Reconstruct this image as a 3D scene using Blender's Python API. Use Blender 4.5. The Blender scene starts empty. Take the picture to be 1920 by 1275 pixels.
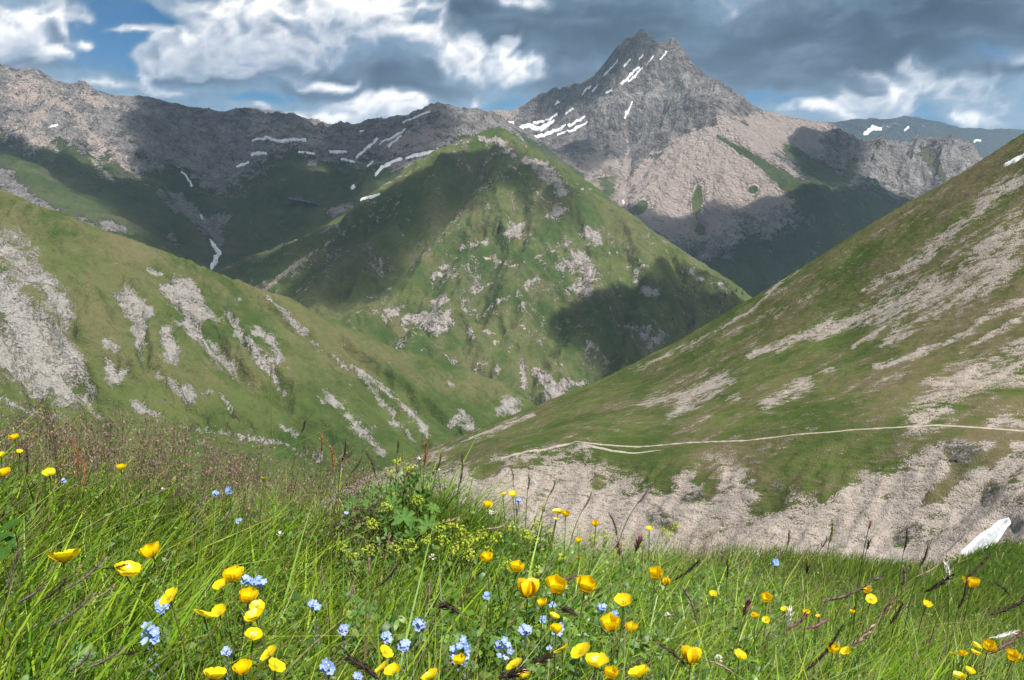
import bpy, math, random
import numpy as np

scene = bpy.context.scene
COL = scene.collection
R = math.radians
random.seed(7)

# ---------------------------------------------------------------- camera
LENS = 26.0
PITCH = R(12.1)
cam_data = bpy.data.cameras.new("camera")
cam = bpy.data.objects.new("camera", cam_data)
COL.objects.link(cam)
cam_data.sensor_width = 36.0
cam_data.lens = LENS
cam_data.clip_start = 0.02
cam_data.clip_end = 60000.0
cam.location = (0, 0, 0)
cam.rotation_euler = (R(90) - PITCH, 0, 0)
scene.camera = cam

# ---------------------------------------------------------------- light
SUN_EL, SUN_AZ = R(60), R(134)          # azimuth clockwise from the view direction (+Y)
SUN = np.array([math.sin(SUN_AZ) * math.cos(SUN_EL), math.cos(SUN_AZ) * math.cos(SUN_EL), math.sin(SUN_EL)])
sun_data = bpy.data.lights.new("sun", 'SUN')
sun_data.energy = 4.6
sun_data.angle = R(0.53)
sun_data.color = (1.0, 0.945, 0.86)
sun = bpy.data.objects.new("sun", sun_data)
COL.objects.link(sun)
sun.location = (50, -20, 60)
sun.rotation_euler = (R(90) - SUN_EL, 0, math.pi - SUN_AZ)

scene.view_settings.view_transform = 'Standard'
scene.view_settings.look = 'None'
scene.view_settings.exposure = 0.95
scene.view_settings.gamma = 1.0
scene.view_settings.use_curve_mapping = False
cy = scene.cycles
cy.max_bounces = 6
cy.diffuse_bounces = 3
cy.glossy_bounces = 2
cy.transmission_bounces = 4
cy.volume_bounces = 1
cy.transparent_max_bounces = 24
cy.use_denoising = True
cy.sample_clamp_indirect = 4.0
try:
    cy.denoiser = 'OPENIMAGEDENOISE'
except Exception:
    pass

# ---------------------------------------------------------------- world: Nishita sky with a broken cumulus deck
FPX = LENS / 36.0 * 1920.0
SP, CP = math.sin(PITCH), math.cos(PITCH)

def ray(px, py):
    a = (np.asarray(px, float) - 960.0) / FPX
    b = (637.5 - np.asarray(py, float)) / FPX
    return a, CP + b * SP, b * CP - SP

def azel(px, py):
    x, y, z = ray(px, py)
    return math.degrees(math.atan2(x, y)), math.degrees(math.atan2(z, math.hypot(x, y)))

world = bpy.data.worlds.new("World")
scene.world = world
world.use_nodes = True
wt = world.node_tree
wt.nodes.clear()

class NT:
    """tiny helper for building node trees"""
    def __init__(self, tree):
        self.t = tree
    def n(self, typ, **kw):
        nd = self.t.nodes.new(typ)
        for k, v in kw.items():
            setattr(nd, k, v)
        return nd
    def link(self, a, b):
        self.t.links.new(a, b)
    def put(self, sock, v):
        if v is None:
            return
        if isinstance(v, bpy.types.NodeSocket):
            self.t.links.new(v, sock)
        else:
            sock.default_value = v
    def math(self, op, a, b=None, c=None, clamp=False):
        nd = self.n('ShaderNodeMath', operation=op)
        nd.use_clamp = clamp
        self.put(nd.inputs[0], a); self.put(nd.inputs[1], b); self.put(nd.inputs[2], c)
        return nd.outputs[0]
    def vmath(self, op, a, b=None):
        nd = self.n('ShaderNodeVectorMath', operation=op)
        self.put(nd.inputs[0], a); self.put(nd.inputs[1], b)
        return nd.outputs['Value'] if op in ('LENGTH', 'DOT_PRODUCT', 'DISTANCE') else nd.outputs[0]
    def noise(self, vec, scale, detail=4.0, rough=0.55, dist=0.0, color=False, lac=2.0):
        nd = self.n('ShaderNodeTexNoise')
        self.put(nd.inputs['Vector'], vec)
        self.put(nd.inputs['Scale'], scale)
        nd.inputs['Detail'].default_value = detail
        nd.inputs['Roughness'].default_value = rough
        nd.inputs['Lacunarity'].default_value = lac
        nd.inputs['Distortion'].default_value = dist
        return nd.outputs['Color'] if color else nd.outputs['Fac']
    def smooth(self, v, lo, hi, a=0.0, b=1.0, typ='SMOOTHSTEP'):
        nd = self.n('ShaderNodeMapRange', interpolation_type=typ)
        nd.clamp = True
        self.put(nd.inputs['Value'], v)
        self.put(nd.inputs['From Min'], lo); self.put(nd.inputs['From Max'], hi)
        self.put(nd.inputs['To Min'], a); self.put(nd.inputs['To Max'], b)
        return nd.outputs['Result']
    def mix(self, f, a, b, blend='MIX'):
        nd = self.n('ShaderNodeMix', data_type='RGBA', blend_type=blend)
        self.put(nd.inputs[0], f)
        for s, v in ((nd.inputs[6], a), (nd.inputs[7], b)):
            if isinstance(v, (tuple, list)) and len(v) == 3:
                v = (*v, 1.0)
            self.put(s, v)
        return nd.outputs[2]
    def ramp(self, f, stops, interp='LINEAR'):
        nd = self.n('ShaderNodeValToRGB')
        cr = nd.color_ramp
        cr.interpolation = interp
        while len(cr.elements) < len(stops):
            cr.elements.new(0.5)
        for e, (p, c) in zip(cr.elements, stops):
            e.position = p
            e.color = (*c, 1.0) if len(c) == 3 else c
        self.put(nd.inputs[0], f)
        return nd.outputs[0]

W = NT(wt)
SKY_STRENGTH = 0.055
skyn = W.n('ShaderNodeTexSky', sky_type='NISHITA')
skyn.sun_disc = False
skyn.sun_elevation = SUN_EL
skyn.sun_rotation = SUN_AZ
skyn.altitude = 2400
skyn.air_density = 1.0
skyn.dust_density = 0.4
skyn.ozone_density = 4.0
tint = W.vmath('MULTIPLY', skyn.outputs[0], (0.10, 0.46, 0.66))
bg = W.n('ShaderNodeBackground'); bg.inputs['Strength'].default_value = SKY_STRENGTH
W.put(bg.inputs['Color'], tint)
wo = W.n('ShaderNodeOutputWorld'); W.link(bg.outputs[0], wo.inputs['Surface'])
world.cycles.sampling_method = 'MANUAL'
world.cycles.sample_map_resolution = 256

# ---------------------------------------------------------------- numeric helpers
def _hash(ix, iy, seed):
    h = (ix.astype(np.int64) * 374761393 + iy.astype(np.int64) * 668265263 + seed * 1442695041) & 0xFFFFFFFF
    h = ((h ^ (h >> 13)) * 1274126177) & 0xFFFFFFFF
    return (h ^ (h >> 16)) & 0xFFFFFFFF

_GA = np.linspace(0, 2 * math.pi, 256, endpoint=False)
_GX, _GY = np.cos(_GA), np.sin(_GA)

def gnoise(x, y, seed=0):
    """gradient noise, about -1..1"""
    x = np.asarray(x, float); y = np.asarray(y, float)
    fx = np.floor(x); fy = np.floor(y)
    ix = fx.astype(np.int64); iy = fy.astype(np.int64)
    dx = x - fx; dy = y - fy
    ux = dx * dx * dx * (dx * (dx * 6 - 15) + 10)
    uy = dy * dy * dy * (dy * (dy * 6 - 15) + 10)
    def g(ax, ay, ex, ey):
        h = _hash(ax, ay, seed) & 255
        return _GX[h] * ex + _GY[h] * ey
    n0 = g(ix, iy, dx, dy); n1 = g(ix + 1, iy, dx - 1, dy)
    n2 = g(ix, iy + 1, dx, dy - 1); n3 = g(ix + 1, iy + 1, dx - 1, dy - 1)
    a = n0 + (n1 - n0) * ux
    b = n2 + (n3 - n2) * ux
    return (a + (b - a) * uy) * 1.5

def fbm(x, y, octv=5, seed=0, gain=0.5, lac=2.03):
    s = 0.0; a = 1.0; t = 0.0
    for k in range(octv):
        s = s + a * gnoise(x, y, seed + k * 17)
        t += a
        a *= gain; x = x * lac + 13.7; y = y * lac + 7.3
    return s / t

def ridged(x, y, octv=5, seed=0, gain=0.5, lac=2.07):
    """0..1, sharp crests at 1"""
    s = 0.0; a = 1.0; t = 0.0
    for k in range(octv):
        s = s + a * (1 - np.abs(gnoise(x, y, seed + k * 31))) ** 2
        t += a
        a *= gain; x = x * lac + 3.1; y = y * lac + 11.9
    return s / t

def sstep(v, lo, hi):
    t = np.clip((v - lo) / (hi - lo), 0, 1)
    return t * t * (3 - 2 * t)

def at(px, py, Y):
    """world point seen at a pixel of the photograph, at depth Y along the ground"""
    a, y, z = ray(px, py)
    return np.array([a / y * Y, Y + 0 * a, z / y * Y])

def project(x, y, z):
    d = np.maximum(y * CP - z * SP, 1e-3)
    return 960 + FPX * x / d, 637.5 - FPX * (y * SP + z * CP) / d

def rbf_fit(pts, kind='lin', smooth=0.0):
    P = np.array(pts, float)
    xy = P[:, :2]; sc = np.abs(xy - xy.mean(0)).max(); mu = xy.mean(0)
    q = (xy - mu) / sc
    r = np.hypot(q[:, None, 0] - q[None, :, 0], q[:, None, 1] - q[None, :, 1])
    ph = (lambda r: r) if kind == 'lin' else (lambda r: r * r * np.log(r + 1e-9))
    n = len(P)
    A = np.zeros((n + 3, n + 3))
    A[:n, :n] = ph(r) + np.eye(n) * smooth * (-1 if kind == 'lin' else 1)
    A[:n, n] = 1; A[:n, n + 1:] = q; A[n, :n] = 1; A[n + 1:, :n] = q.T
    b = np.zeros(n + 3); b[:n] = P[:, 2]
    w = np.linalg.lstsq(A, b, rcond=None)[0]
    def f(x, y):
        shp = x.shape; X = (x.ravel() - mu[0]) / sc; Y = (y.ravel() - mu[1]) / sc
        out = np.empty(X.size)
        for s in range(0, X.size, 20000):
            e = slice(s, s + 20000)
            rr = np.hypot(X[e, None] - q[None, :, 0], Y[e, None] - q[None, :, 1])
            out[e] = ph(rr) @ w[:n] + w[n] + w[n + 1] * X[e] + w[n + 2] * Y[e]
        return out.reshape(shp)
    return f

def densify(pl, n):
    """extra points along a polyline of (px, py, Y)"""
    out = []
    for a, b in zip(pl[:-1], pl[1:]):
        for k in range(n):
            t = k / n
            out.append(tuple(a[i] + (b[i] - a[i]) * t for i in range(3)))
    out.append(tuple(pl[-1]))
    return out

def dist_line(PX, PY, line):
    """min over segments of 1 - dist/width (width interpolated), line of (px, py, w); > 0 inside"""
    best = np.full(PX.shape, -9.0)
    if len(line) == 1:
        line = [line[0], (line[0][0] + .1, line[0][1], line[0][2])]
    for (x0, y0, w0), (x1, y1, w1) in zip(line[:-1], line[1:]):
        dx, dy = x1 - x0, y1 - y0
        L = dx * dx + dy * dy + 1e-9
        t = np.clip(((PX - x0) * dx + (PY - y0) * dy) / L, 0, 1)
        d = np.hypot(PX - x0 - t * dx, PY - y0 - t * dy)
        best = np.maximum(best, 1 - d / (w0 + (w1 - w0) * t))
    return best

def dist_poly(PX, PY, poly, soft):
    """signed distance to a polygon divided by soft, > 0 inside, clipped to -3..1"""
    ins = np.zeros(PX.shape, bool)
    best = np.full(PX.shape, 1e9)
    n = len(poly)
    for i in range(n):
        x0, y0 = poly[i][:2]; x1, y1 = poly[(i + 1) % n][:2]
        c = ((y0 > PY) != (y1 > PY)) & (PX < (x1 - x0) * (PY - y0) / ((y1 - y0) or 1e-9) + x0)
        ins ^= c
        dx, dy = x1 - x0, y1 - y0
        t = np.clip(((PX - x0) * dx + (PY - y0) * dy) / (dx * dx + dy * dy + 1e-9), 0, 1)
        best = np.minimum(best, np.hypot(PX - x0 - t * dx, PY - y0 - t * dy))
    return np.clip(np.where(ins, best, -best) / soft, -3, 1)

def mesh_np(name, V, F, mat=None, smooth=True, attrs=None):
    """mesh object from numpy arrays; F is (n,3) or (n,4)"""
    me = bpy.data.meshes.new(name)
    V = np.ascontiguousarray(V, np.float32); F = np.ascontiguousarray(F, np.int32)
    k = F.shape[1]
    me.vertices.add(len(V)); me.vertices.foreach_set('co', V.ravel())
    me.loops.add(F.size); me.loops.foreach_set('vertex_index', F.ravel())
    me.polygons.add(len(F))
    me.polygons.foreach_set('loop_start', np.arange(0, F.size, k, dtype=np.int32))
    if smooth:
        me.polygons.foreach_set('use_smooth', np.ones(len(F), bool))
    me.update(calc_edges=True)
    for an, arr in (attrs or {}).items():
        arr = np.asarray(arr, np.float32)
        if arr.ndim == 1:
            a = me.attributes.new(an, 'FLOAT', 'POINT'); a.data.foreach_set('value', arr)
        else:
            if arr.shape[1] == 3:
                arr = np.column_stack([arr, np.ones(len(arr), np.float32)])
            a = me.attributes.new(an, 'FLOAT_COLOR', 'POINT'); a.data.foreach_set('color', np.ascontiguousarray(arr, np.float32).ravel())
    if mat:
        me.materials.append(mat)
    me.validate(clean_customdata=False)
    return me

def add_obj(name, me, parent=None, label=None, cat=None, group=None, kind=None, loc=None, rot=None, scale=None):
    o = bpy.data.objects.new(name, me)
    COL.objects.link(o)
    if parent is not None:
        o.parent = parent
    if loc is not None: o.location = loc
    if rot is not None: o.rotation_euler = rot
    if scale is not None: o.scale = (scale,) * 3 if np.isscalar(scale) else scale
    if label: o['label'] = label
    if cat: o['category'] = cat
    if group: o['group'] = group
    if kind: o['kind'] = kind
    return o

def new_mat(name):
    m = bpy.data.materials.new(name)
    m.use_nodes = True
    m.node_tree.nodes.clear()
    return m, NT(m.node_tree)

def finish(N, color, rough=0.9, bump=None, bump_strength=0.5, bump_dist=1.0, spec=0.15, trans=0.0):
    pr = N.n('ShaderNodeBsdfPrincipled')
    if isinstance(color, (tuple, list)) and len(color) == 3:
        color = (*color, 1)
    N.put(pr.inputs['Base Color'], color)
    N.put(pr.inputs['Roughness'], rough)
    N.put(pr.inputs['Specular IOR Level'], spec)
    if bump is not None:
        bn = N.n('ShaderNodeBump')
        N.put(bn.inputs['Strength'], bump_strength); N.put(bn.inputs['Distance'], bump_dist); N.put(bn.inputs['Height'], bump)
        N.link(bn.outputs[0], pr.inputs['Normal'])
    out = N.n('ShaderNodeOutputMaterial')
    sh = pr.outputs[0]
    if trans:
        tl = N.n('ShaderNodeBsdfTranslucent'); N.put(tl.inputs['Color'], color)
        mx = N.n('ShaderNodeMixShader'); mx.inputs[0].default_value = trans
        N.link(sh, mx.inputs[1]); N.link(tl.outputs[0], mx.inputs[2]); sh = mx.outputs[0]
    N.link(sh, out.inputs['Surface'])
    return pr

def attr(N, name, out='Color'):
    a = N.n('ShaderNodeAttribute'); a.attribute_name = name
    return a.outputs[out]

# ---------------------------------------------------------------- sky: a dome of broken cumulus, clear (transparent to the blue sky) in the gaps
def build_sky():
    def axis(segs):
        out = []
        for a, b, st in segs:
            out += list(np.arange(a, b, st))
        out.append(segs[-1][1])
        return np.array(out)
    AZ = axis([(-180, -46, 3.0), (-46, 46, 0.19), (46, 180, 3.0)])
    EL = axis([(-6, -1, 1.0), (-1, 18, 0.17), (18, 24, 0.6), (24, 88, 2.4)])
    U, E = np.meshgrid(AZ, EL)
    V = E * 1.35
    k = math.pi / 180 * FPX
    def fld(u, v, lst, sm=0.25):
        acc = None
        for (bx_, by_, rx, ry, wgt) in lst:
            a0, e0 = azel(bx_, by_)
            d = np.hypot((u - a0) * k / rx, (v - e0 * 1.35) * k / 1.35 / ry)
            w = wgt * (1 - d)
            acc = w if acc is None else np.where(np.abs(acc - w) < sm, np.maximum(acc, w) + (sm - np.abs(acc - w)) ** 2 / (4 * sm), np.maximum(acc, w))
        return acc
    WHITE = [(25, 60, 85, 62, 1.1), (75, 92, 70, 30, 1.0), (110, 30, 60, 40, .6), (345, 100, 58, 44, 1.25), (415, 78, 76, 52, 1.25), (445, 45, 36, 34, 1.0), (480, 85, 80, 50, 1.15), (535, 88, 80, 40, 1.15), (620, 72, 90, 36, 1.0),
             (470, 18, 130, 34, .85), (690, 15, 150, 42, 1.05), (590, 40, 110, 40, .85), (760, 60, 110, 50, 1.0), (865, 108, 85, 38, 1.1), (940, 115, 50, 36, 1.05), (965, 145, 80, 18, .8), (590, 152, 80, 15, .75), (430, 122, 150, 26, .75),
             (725, 208, 95, 40, 1.3), (620, 230, 120, 28, 1.1), (785, 198, 44, 28, .9), (885, 188, 36, 22, .65), (295, 150, 30, 24, .9), (325, 180, 60, 15, .8), (500, 206, 30, 7, .5), (200, 165, 120, 16, .4),
             (1370, 12, 80, 26, .28), (1635, 196, 70, 32, 1.05), (1560, 214, 80, 18, .95), (1505, 218, 28, 9, .7), (1830, 216, 48, 24, .85), (1690, 150, 120, 30, .3), (1760, 165, 130, 40, .3), (1890, 210, 70, 30, .3),
             (980, 132, 60, 26, .7), (985, 8, 60, 30, .45), (175, 88, 40, 22, .6), (265, 62, 55, 9, .45), (1910, 90, 50, 36, .22), (735, 40, 140, 50, .7)]
    DARK = [(1500, 95, 300, 88, 1.3), (1650, 60, 340, 66, 1.3), (1370, 140, 150, 48, 1.1), (1850, 40, 280, 60, 1.2), (1150, 55, 200, 66, .95), (1010, 60, 130, 45, .9), (1520, 150, 95, 30, 1.0),
            (960, 82, 90, 26, .6), (690, 150, 180, 30, .75), (560, 135, 120, 18, .5), (760, 160, 110, 24, .75), (360, 146, 160, 16, .5), (1850, 112, 110, 12, .9),
            (1700, 95, 70, 20, .8), (1070, 120, 70, 50, .8), (125, 45, 50, 46, .75), (650, 175, 130, 12, .85), (1640, 173, 32, 6, .9), (140, 122, 150, 14, .6), (1060, 170, 70, 30, .6), (560, 60, 60, 12, .3), (905, 30, 80, 34, .85), (800, 130, 60, 20, .6)]
    GAP = [(235, 48, 92, 52, 2.0), (195, 92, 54, 36, 1.3), (258, 104, 42, 42, 1.2), (410, 28, 30, 12, 1.2), (1420, 188, 95, 12, .8), (1745, 228, 50, 14, .6), (1860, 85, 40, 14, .5),
           (490, 190, 75, 9, 1.0), (960, 192, 70, 14, .6), (190, 130, 60, 16, .9), (1880, 235, 40, 14, .8), (575, 182, 45, 6, .8), (1500, 200, 60, 8, .8), (1720, 210, 40, 12, .5), (170, 20, 30, 30, .8)]
    def warped(u, v):
        wu = u + 2.6 * fbm(u * .17, v * .17, 3, 5) + .30 * fbm(u * .8, v * .8, 3, 9)
        wv = v + 1.8 * fbm(u * .17 + 40, v * .17, 3, 6) + .28 * fbm(u * .8 + 40, v * .8, 3, 10)
        return wu, wv
    above = sstep(E, 15.5, 22.0)
    deck = fbm(U * .05 + 3, V * .05, 4, 77)
    def thick(u, v):
        wu, wv = warped(u, v)
        bil = 1 - 2.4 * np.abs(fbm(wu * .36, wv * .36, 4, 21, .5))        # billows
        F_ = fld(wu, wv, WHITE)
        return F_ + .40 * (bil - .5) * sstep(F_, -.15, .5) + .07 * fbm(wu * 1.7, wv * 1.7, 3, 31, .5), wu, wv, bil
    T, wu, wv, bil = thick(U, V)
    Tn = 3.2 * (deck - .02) + .5 * (bil - .5)
    T = T * (1 - above) + above * Tn
    # march towards the light (up, to the right) through neighbouring thickness
    sh = np.zeros_like(T)
    for j in range(1, 7):
        t2 = thick(U + .28 * j, V + .62 * j)[0]
        ab2 = sstep(E + .62 * j / 1.35, 15.5, 22.0)
        sh += np.clip(t2 * (1 - ab2) + ab2 * Tn - .05, 0, 1) * .62 * (1.1 - j * .1)
    light = np.exp(-.66 * sh)
    edge_n = sstep(fbm(U * .12 + 70, V * .2, 3, 91), -.25, .35)
    a_w = sstep(T, .04, .26 + .46 * edge_n)          # crisp in places, fraying in others
    lumw = np.clip(.27 + (.12 + .64 * sstep(T, .1, .95)) * light + .16 * (bil - .55) + .06 * fbm(wu * .8, wv * .8, 3, 33), 0, 1.0)
    def ramp(v, stops):
        ps = [s[0] for s in stops]
        return np.stack([np.interp(v, ps, [s[1][i] for s in stops]) for i in range(3)], -1)
    cw = ramp(lumw, [(.12, (.10, .15, .215)), (.34, (.20, .25, .325)), (.58, (.42, .445, .49)), (.85, (.80, .775, .75))])
    nl = fbm(wu * .2, wv * .34, 5, 51)
    D = fld(wu, wv, DARK) * (1 - above) + above * (-.6 + 1.2 * deck) + .4 * nl + .12 * fbm(wu, wv * 1.6, 4, 52)
    a_d = sstep(D, -.3, .62)
    G = fld(wu, wv, GAP) * (1 - above) + above * (-2.2 * deck) + .3 * fbm(wu * .6, wv * .8, 5, 61)
    a_g = sstep(G, -.12, .6)
    cv = ramp(.5 + .5 * nl + .12 * fbm(wu * .9, wv * 1.3, 4, 55), [(.1, (.065, .13, .20)), (.5, (.12, .20, .285)), (.9, (.28, .33, .39))])
    low = sstep(E, 6, 0)[..., None]
    cv = cv * (1 - .5 * low) + np.array([.20, .27, .34]) * .5 * low
    cd = ramp(.5 + .55 * fbm(wu * .22, wv * .5, 5, 57) + .2 * nl, [(.15, (.016, .036, .062)), (.5, (.030, .060, .098)), (.9, (.095, .14, .20))])
    al = 1 - .97 * a_g
    col = cv
    ad = (a_d * (1 - .75 * a_g))[..., None]
    col = col * (1 - ad) + cd * ad
    al = np.maximum(al, ad[..., 0])
    aw = a_w[..., None]
    col = col * (1 - aw) + cw * aw
    al = np.maximum(al, a_w)
    RAD = 30000.0
    ue, ee = np.radians(U), np.radians(E)
    X = np.stack([RAD * np.cos(ee) * np.sin(ue), RAD * np.cos(ee) * np.cos(ue), RAD * np.sin(ee)], -1).reshape(-1, 3)
    ny, nx = U.shape
    idx = np.arange(nx * ny).reshape(ny, nx)
    F = np.stack([idx[:-1, :-1], idx[1:, :-1], idx[1:, 1:], idx[:-1, 1:]], -1).reshape(-1, 4)
    m, N = new_mat("sky_cloud")
    em = N.n('ShaderNodeEmission')
    vec = N.vmath('NORMALIZE', N.n('ShaderNodeNewGeometry').outputs['Position'])
    fine = N.noise(vec, 95.0, 4.0, .6)
    N.put(em.inputs['Color'], N.mix(1.0, attr(N, 'cloud'), N.ramp(fine, [(.3, (.9, .9, .91)), (.7, (1.08, 1.08, 1.07))]), 'MULTIPLY'))
    em.inputs['Strength'].default_value = 0.88
    tr = N.n('ShaderNodeBsdfTransparent')
    mx = N.n('ShaderNodeMixShader')
    N.put(mx.inputs[0], N.math('ADD', attr(N, 'cover', 'Fac'), N.math('MULTIPLY', N.math('SUBTRACT', fine, .5), .12), clamp=True))
    N.link(tr.outputs[0], mx.inputs[1]); N.link(em.outputs[0], mx.inputs[2])
    o_ = N.n('ShaderNodeOutputMaterial'); N.link(mx.outputs[0], o_.inputs['Surface'])
    m.cycles.emission_sampling = 'NONE'
    me = mesh_np("sky", X, F, m, True, {'cloud': col.reshape(-1, 3), 'cover': al.ravel()})
    add_obj("sky", me, kind="structure", label="blue sky with broken white cumulus and dark grey rain clouds", cat="sky").visible_shadow = False
build_sky()

# ---------------------------------------------------------------- terrain
class Terrain:
    """a height field on its own grid: control points -> smooth relief -> erosion detail -> masks -> mesh"""
    def __init__(self, name, xs, ys):
        self.name = name
        self.xs, self.ys = np.asarray(xs, float), np.asarray(ys, float)
        self.X, self.Y = np.meshgrid(self.xs, self.ys)
    def fit(self, crest, face, back=(0.12, 0.75), kind='lin', n=3, extra=(), smooth=0.0):
        pts = []
        for line in crest:
            for (px, py, Y) in densify(line, n):
                p = at(px, py, Y); pts.append(p)
                h = math.hypot(p[0], p[1])
                for f in (back[0], back[0] * 3):
                    q = p * (1 + f); q[2] = p[2] - h * f * back[1]
                    pts.append(q)
        for line in face:
            for (px, py, Y) in (densify(line, n) if len(line) > 1 else line):
                pts.append(at(px, py, Y))
        pts += [np.array(e, float) for e in extra]
        P = np.array(pts)
        keep = [0]
        for i in range(1, len(P)):
            if np.min(np.hypot(*(P[keep, :2] - P[i, :2]).T)) > 1e-3 * np.abs(P[:, 1]).max():
                keep.append(i)
        self.f = rbf_fit(P[keep], kind, smooth)
        self.Z = self.f(self.X, self.Y)
        self.Z0 = self.Z.copy()
        self.crest = [[tuple(at(*q)[:2]) for q in densify(l, 2)] for l in crest]
        return self
    def grad(self):
        gy, gx = np.gradient(self.Z, self.ys, self.xs)
        return gx, gy
    def oriented(self, wl, stretch, seed, octv=4, nk=6, blur=3):
        """ridged noise whose crests run down the fall line; 0..1"""
        gx, gy = self.grad()
        for _ in range(blur):
            for g in (gx, gy):
                g[1:-1, 1:-1] = (g[1:-1, 1:-1] * 2 + g[:-2, 1:-1] + g[2:, 1:-1] + g[1:-1, :-2] + g[1:-1, 2:]) / 6
        th = np.arctan2(gy, gx)
        wx = self.X + wl * .45 * fbm(self.X / wl / 1.3, self.Y / wl / 1.3, 3, seed + 5)
        wy = self.Y + wl * .45 * fbm(self.X / wl / 1.3 + 9, self.Y / wl / 1.3, 3, seed + 6)
        s = np.zeros_like(self.Z); t = np.zeros_like(self.Z)
        for k in range(nk):
            a = math.pi * k / nk
            w = np.clip(np.cos(2 * (th - a)), 0, 1) ** 3 + 1e-4
            u = (wx * math.cos(a) + wy * math.sin(a)) / (wl * stretch)
            v = (-wx * math.sin(a) + wy * math.cos(a)) / wl
            s += w * ridged(u, v, octv, seed + 100 * k)
            t += w
        return s / t
    def hold_crest(self, keep, reach, jag=0.0, wl=40.0, seed=0):
        """let the relief detail fade towards the crest line so that the skyline keeps its course"""
        d = np.full(self.X.shape, 1e9)
        for l in self.crest:
            for (x0, y0), (x1, y1) in zip(l[:-1], l[1:]):
                dx, dy = x1 - x0, y1 - y0
                t = np.clip(((self.X - x0) * dx + (self.Y - y0) * dy) / (dx * dx + dy * dy + 1e-9), 0, 1)
                d = np.minimum(d, np.hypot(self.X - x0 - t * dx, self.Y - y0 - t * dy))
        w = keep + (1 - keep) * sstep(d, 0, reach)
        self.Z = self.Z0 + (self.Z - self.Z0) * w + jag * (1 - sstep(d, 0, reach)) * (ridged(self.X / wl, self.Y / wl, 4, seed) - .6)
    def px(self):
        return project(self.X, self.Y, self.Z)
    def slope(self):
        gx, gy = self.grad()
        return np.hypot(gx, gy)
    def height(self, x, y):
        """bilinear height"""
        i = np.clip(np.searchsorted(self.xs, x) - 1, 0, len(self.xs) - 2)
        j = np.clip(np.searchsorted(self.ys, y) - 1, 0, len(self.ys) - 2)
        fx = np.clip((x - self.xs[i]) / (self.xs[i + 1] - self.xs[i]), 0, 1)
        fy = np.clip((y - self.ys[j]) / (self.ys[j + 1] - self.ys[j]), 0, 1)
        Z = self.Z
        return (Z[j, i] * (1 - fx) + Z[j, i + 1] * fx) * (1 - fy) + (Z[j + 1, i] * (1 - fx) + Z[j + 1, i + 1] * fx) * fy
    def hit(self, px, py):
        """first point of this terrain along a pixel's line of sight"""
        a, y, z = ray(px, py)
        Ys = np.linspace(self.ys[0], self.ys[-1], 1500)
        xs = a / y * Ys; zs = z / y * Ys
        ok = (xs > self.xs[0]) & (xs < self.xs[-1])
        d = zs - self.height(xs, Ys)
        k = np.where(ok & (d <= 0))[0]
        if not len(k):
            return None
        Yh = Ys[k[0]]
        return np.array([a / y * Yh, Yh, self.height(np.array(a / y * Yh), np.array(Yh))])
    def build(self, mat, masks, label, zmin=-1e9, margin=420):
        PX, PY = self.px()
        ny, nx = self.X.shape
        idx = np.arange(nx * ny).reshape(ny, nx)
        ok = (PX > -margin) & (PX < 1920 + margin) & (self.Z > zmin)
        F = np.stack([idx[:-1, :-1], idx[:-1, 1:], idx[1:, 1:], idx[1:, :-1]], -1).reshape(-1, 4)
        F = F[ok.ravel()[F].all(1)]
        used = np.unique(F)
        re = np.zeros(nx * ny, np.int64); re[used] = np.arange(len(used))
        V = np.stack([self.X, self.Y, self.Z], -1).reshape(-1, 3)[used]
        M = np.stack([np.clip(m, 0, 1).ravel() for m in masks], -1)[used]
        me = mesh_np(self.name, V, re[F], mat, True, {'mask': M})
        return add_obj(self.name, me, kind='structure', label=label, cat='mountain' if 'peak' in self.name or 'ridge' in self.name else 'hill')

def lines_mask(PX, PY, lines, polys=(), soft=8.0):
    m = np.full(PX.shape, -9.0)
    for l in lines:
        m = np.maximum(m, dist_line(PX, PY, l))
    for p in polys:
        m = np.maximum(m, dist_poly(PX, PY, p, soft))
    return m

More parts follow.
